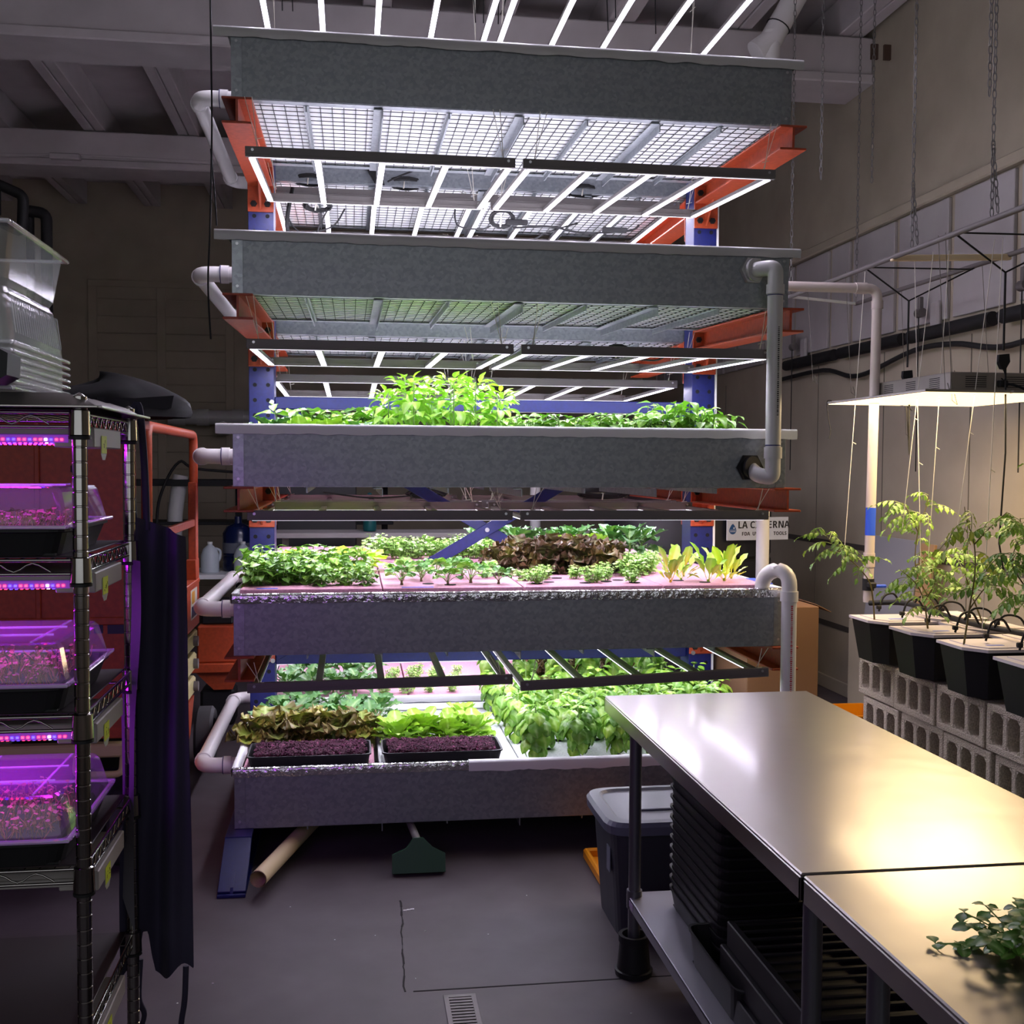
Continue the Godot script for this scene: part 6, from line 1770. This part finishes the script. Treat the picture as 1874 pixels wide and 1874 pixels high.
	part("driver_box", MB.new().span(V(-0.21, 0.012, -0.36), V(0.21, 0.10, 0.36), 0.004), shell, lamp)
	for i in 3:
		var v := MB.new()
		for k in 6:
			v.box(V(-0.2105, 0.035 + k * 0.009, -0.22 + i * 0.22), V(0.002, 0.003, 0.09))
		part("vent", v, M.hole, lamp)
	for i in 2:
		var v := MB.new()
		for k in 6:
			v.box(V(-0.09 + i * 0.19, 0.035 + k * 0.009, 0.3605), V(0.10, 0.003, 0.002))
		part("vent", v, M.hole, lamp)
	part("power_plug", MB.new().box(V(0.03, 0.05, 0.375), V(0.04, 0.03, 0.03), 0.004).tube(smooth([V(0.03, 0.05, 0.39), V(0.10, 0.03, 0.41), V(0.24, -0.05, 0.44), V(0.32, -0.10, 0.46)], 5), 0.006, 6), M.black_plastic, lamp)
	part("end_lead", MB.new().tube(smooth([V(-0.40, 0.015, -0.46), V(-0.42, 0.01, -0.47), V(-0.41, -0.06, -0.48), V(-0.395, -0.14, -0.48), V(-0.405, -0.18, -0.48)], 5), 0.0025, 6), M.black_rubber, lamp)

func right_side() -> void:
	pipe_run("supply_pipe", [V(X1 - 0.004, 2.60, -0.52), V(2.62, 2.60, -0.52), V(2.60, 1.02, -0.52)], 0.0245, mat("pvc_warm", Color(0.74, 0.69, 0.66), 0.4), "thin white supply pipe running from the rack and down to the tomato pots", [[V(2.50, 2.60, -0.52), V(2.56, 2.60, -0.52)], [V(2.62, 2.54, -0.52), V(2.62, 2.50, -0.52)], [V(2.602, 1.20, -0.52), V(2.602, 1.27, -0.52)]], 0.05)
	solo("pipe_tape", MB.new().cyl(V(2.6045, 1.36, -0.52), V(2.6065, 1.50, -0.52), 0.0258, -1.0, 14), M.blue_tape, "torn blue tape wrapped on the white supply pipe", "tape")
	var vl := thing("valve", "small black valve with a blue handle at the foot of the supply pipe", "valve", V(2.60, 1.05, -0.52))
	part("body", MB.new().cyl(V(0, 0.03, 0), V(0, 0.09, 0), 0.03, -1.0, 14).box(V(0, 0.06, 0.03), V(0.04, 0.03, 0.05), 0.006), M.black_plastic, vl)
	part("handle", MB.new().box(V(0.035, 0.055, 0.04), V(0.08, 0.016, 0.02), 0.004), M.blue_tape, vl)
	# dark tank with a sign
	var dark := mat("tank_black", Color(0.12, 0.12, 0.125), 0.5)
	var tk := thing("water_tank", "tall black water tank with a printed sign, behind the rack's right end", "tank", V(2.42, 0, -3.05))
	part("body", MB.new().lathe([Vector2(0.0, 0.0), Vector2(0.58, 0.0), Vector2(0.60, 0.03), Vector2(0.60, 0.60), Vector2(0.585, 0.62), Vector2(0.60, 0.64), Vector2(0.60, 1.05), Vector2(0.585, 1.07), Vector2(0.60, 1.09), Vector2(0.60, 1.50), Vector2(0.50, 1.66), Vector2(0.24, 1.72), Vector2(0.22, 1.76), Vector2(0.0, 1.77)], 36), dark, tk)
	var sg := part("sign", MB.new().box(V(0, 0, 0), V(0.48, 0.155, 0.006), 0.001), mat("sign_white", Color(0.82, 0.84, 0.86), 0.5), tk, Transform3D(Basis(Vector3.UP, 0.2), V(0.315, 1.285, 0.60)))
	var ink := mat("sign_ink", Color(0.05, 0.06, 0.08), 0.6)
	var sf := SystemFont.new()
	sf.font_names = PackedStringArray(["Droid Sans"])
	sf.font_weight = 700
	for q in [["LA CISTERNA", 0.066, V(0.045, 0.026, 0.0035)], ["FDA  UV", 0.034, V(-0.062, -0.034, 0.0035)], ["TOOLS", 0.034, V(0.175, -0.034, 0.0035)]]:
		var tm := TextMesh.new()
		tm.text = q[0]
		tm.font = sf
		tm.font_size = 32
		tm.pixel_size = q[1] / 32.0
		tm.depth = 0.001
		part("lettering", tm, ink, sg, Transform3D(Basis.IDENTITY, q[2]))
	var blue := mat("logo_blue", Color(0.10, 0.30, 0.50), 0.5)
	var drop := []
	for k in 25:
		var a := TAU * k / 24.0
		var r := 0.028
		drop.append(Vector2(sin(a) * r * (1.0 if cos(a) < 0 else 1.0 - 0.45 * cos(a)), cos(a) * r * (1.0 if cos(a) < 0 else 1.5)))
	drop.remove_at(24)
	part("logo", MB.new().extrude(drop, 0.001, Transform3D(Basis.IDENTITY, V(-0.195, -0.008, 0.003))), blue, sg)
	part("logo_wave", MB.new().box(V(-0.195, -0.018, 0.0045), V(0.044, 0.004, 0.001)).box(V(-0.195, -0.008, 0.0045), V(0.05, 0.003, 0.001)).cyl(V(-0.186, 0.006, 0.004), V(-0.186, 0.006, 0.005), 0.006), M.sign_white, sg)
	# cardboard box
	var card := mat("cardboard", Color(0.42, 0.30, 0.19), 0.85)
	var cb := thing("cardboard_box", "tall brown cardboard box with an open flap behind the overflow pipe", "box", V(2.24, 0, -1.05))
	part("body", MB.new().span(V(-0.19, 0, -0.30), V(0.20, 0.97, 0.30), 0.004), card, cb)
	part("flap", MB.new().box(V(0.245, 0.955, 0.0), V(0.10, 0.004, 0.5), 0.001, Basis(V(0, 0, 1), -0.45)), card, cb)
	part("shipping_label", MB.new().span(V(-0.10, 0.9705, 0.16), V(0.06, 0.972, 0.28)), M.sign_white, cb)
	part("label_print", MB.new().span(V(-0.06, 0.972, 0.18), V(0.02, 0.9726, 0.25)), M.label_grey, cb)
	# sheet leaning on the wall, small wall fittings
	var sh := solo("leaning_sheet", MB.new().box(V(0, 0.26, 0), V(0.012, 0.56, 0.62), 0.002, Basis(V(0, 0, 1), -0.12)), mat("sheet_clear", Color(0.58, 0.58, 0.60), 0.3), "pale plastic sheet leaning against the wall behind the tomato pots", "sheet", "", V(3.54, 0.70, -2.12))
	solo("wall_ledge_stand", MB.new().span(V(3.42, 0, -2.5), V(3.64, 0.66, -1.7), 0.01), M.wall_paint, "low painted plinth along the wall under the leaning sheet", "plinth")
	solo("leaning_board", MB.new().box(V(0, 0.26, 0), V(0.02, 0.54, 0.16), 0.002, Basis(V(0, 0, 1), -0.12)), mat("board_tan", Color(0.66, 0.52, 0.36), 0.7), "narrow tan board beside the leaning plastic sheet", "board", "", V(3.54, 0.70, -1.70))
	var k := 0
	for q in [[-3.55, 0.95], [-2.5, 0.95], [-1.45, 0.95], [-0.40, 1.0]]:
		var z: float = q[0] - 0.6
		solo("wall_conduit", MB.new().tube([V(3.60, 2.55, z), V(3.60, 2.55, z + q[1])], 0.042, 14), M.black_rubber, "thick black foam pipe section on the wall, %s from the far end" % ORD[k], "pipe", "black pipe sections along the wall")
		k += 1
	solo("wall_cable", MB.new().tube(smooth([V(3.60, 2.44, -4.4), V(3.60, 2.45, -3.4), V(3.60, 2.36, -2.8), V(3.60, 2.46, -2.0), V(3.60, 2.45, -1.5), V(3.60, 2.38, -1.0), V(3.60, 2.42, -0.4), V(3.60, 2.40, 0.6)], 6), 0.017, 8), M.black_rubber, "long sagging black cable under the wall pipe", "cable")
	k = 0
	for z in [-3.9, -1.85, -0.75]:
		var f := thing("wall_clip", "small grey pulley clip on the wall above the black pipe, %s from the far end" % ORD[k], "clip", V(3.58, 2.68, z), "pulley clips on the wall")
		part("wheel", MB.new().cyl(V(-0.02, 0, -0.03), V(-0.02, 0, 0.03), 0.03, -1.0, 12).box(V(-0.02, 0.05, 0), V(0.03, 0.10, 0.03), 0.004), M.rail_grey, f)
		part("plate", MB.new().box(V(0.03, -0.02, 0.10), V(0.03, 0.16, 0.10), 0.01), M.wall_panel, f)
		part("cord", MB.new().tube([V(-0.03, 0, 0), V(-0.04, -1.0, 0.02)], 0.004, 5), M.black_rubber, f)
		k += 1
	# large white drain at the roof
	var dp := thing("roof_drain", "fat white drain pipe with elbow straps under the roof, right of the topmost tray", "pipe", V(2.68, 4.45, -2.2))
	part("tube", MB.new().tube([V(0.35, 0.62, 0.0), V(0.0, 0.0, 0.0), V(-0.10, -0.08, 0.0)], 0.075, 18), M.pvc, dp)
	part("tube", MB.new().cyl(V(0.0, 0.05, 0.01), V(0.0, -0.55, 0.01), 0.06, -1.0, 18), M.pvc, dp)
	for q in [V(0.25, 0.44, 0), V(0.05, 0.09, 0)]:
		var rg := []
		var d := V(0.49, 0.87, 0).normalized()
		for i in 20:
			var a := TAU * i / 20.0
			rg.append(q + (V(-d.y, d.x, 0) * cos(a) + V(0, 0, 1) * sin(a)) * 0.079)
		part("strap", MB.new().tube(rg, 0.004, 5, false, true), M.black_rubber, dp)
	solo("beam_bracket", MB.new().box(V(3.44, 4.46, -2.305), V(0.05, 0.10, 0.02), 0.002).box(V(3.53, 4.46, -2.305), V(0.05, 0.10, 0.02), 0.002), mat("rust_brown", Color(0.28, 0.20, 0.15), 0.8), "pair of small rusty brackets on the roof beam near the wall", "bracket")
	# things seen through the rack
	solo("blue_barrel", MB.new().lathe([Vector2(0.0, 0.0), Vector2(0.29, 0.0), Vector2(0.30, 0.05), Vector2(0.30, 0.85), Vector2(0.29, 0.9), Vector2(0.0, 0.9)], 24), mat("barrel_blue", Color(0.05, 0.10, 0.30), 0.5), "dark blue barrel standing far behind the blue cross brace", "barrel", "", V(0.62, 0.0, -5.6))
	solo("teal_bottle", MB.new().lathe([Vector2(0.0, 0.0), Vector2(0.05, 0.0), Vector2(0.055, 0.02), Vector2(0.05, 0.16), Vector2(0.022, 0.24), Vector2(0.018, 0.30), Vector2(0.0, 0.31)], 18), mat("teal_plastic", Color(0.05, 0.30, 0.30), 0.3), "teal spray bottle seen behind the fine herbs", "bottle", "", V(0.15, 1.175, -4.2))
	solo("rear_shelf", MB.new().span(V(-0.6, 1.13, -4.5), V(2.2, 1.17, -4.0), 0.004).span(V(-0.55, 0.0, -4.45), V(-0.5, 1.13, -4.4)).span(V(2.1, 0.0, -4.45), V(2.15, 1.13, -4.4)), M.wall_panel, "pale shelf board standing behind the rack with a teal bottle", "shelf")
	solo("dark_cabinet", MB.new().span(V(-0.62, 0.0, -5.2), V(0.05, 1.70, -4.8), 0.01), M.tank_black, "black cabinet behind the rack, seen above the pale leaves", "cabinet")
	solo("roof_post_pipe", MB.new().tube([V(1.56, 0.0, -4.6), V(1.56, 1.9, -4.6)], 0.045, 14), M.pvc, "pale upright pipe far behind the upright lettuce", "pipe")
	solo("yellow_tub", flat_tray(0.30, 0.30, 0.38), M.yellow_plastic, "yellow tub standing behind the far end of the steel table", "tub", "", V(2.70, 0.0, -0.92))
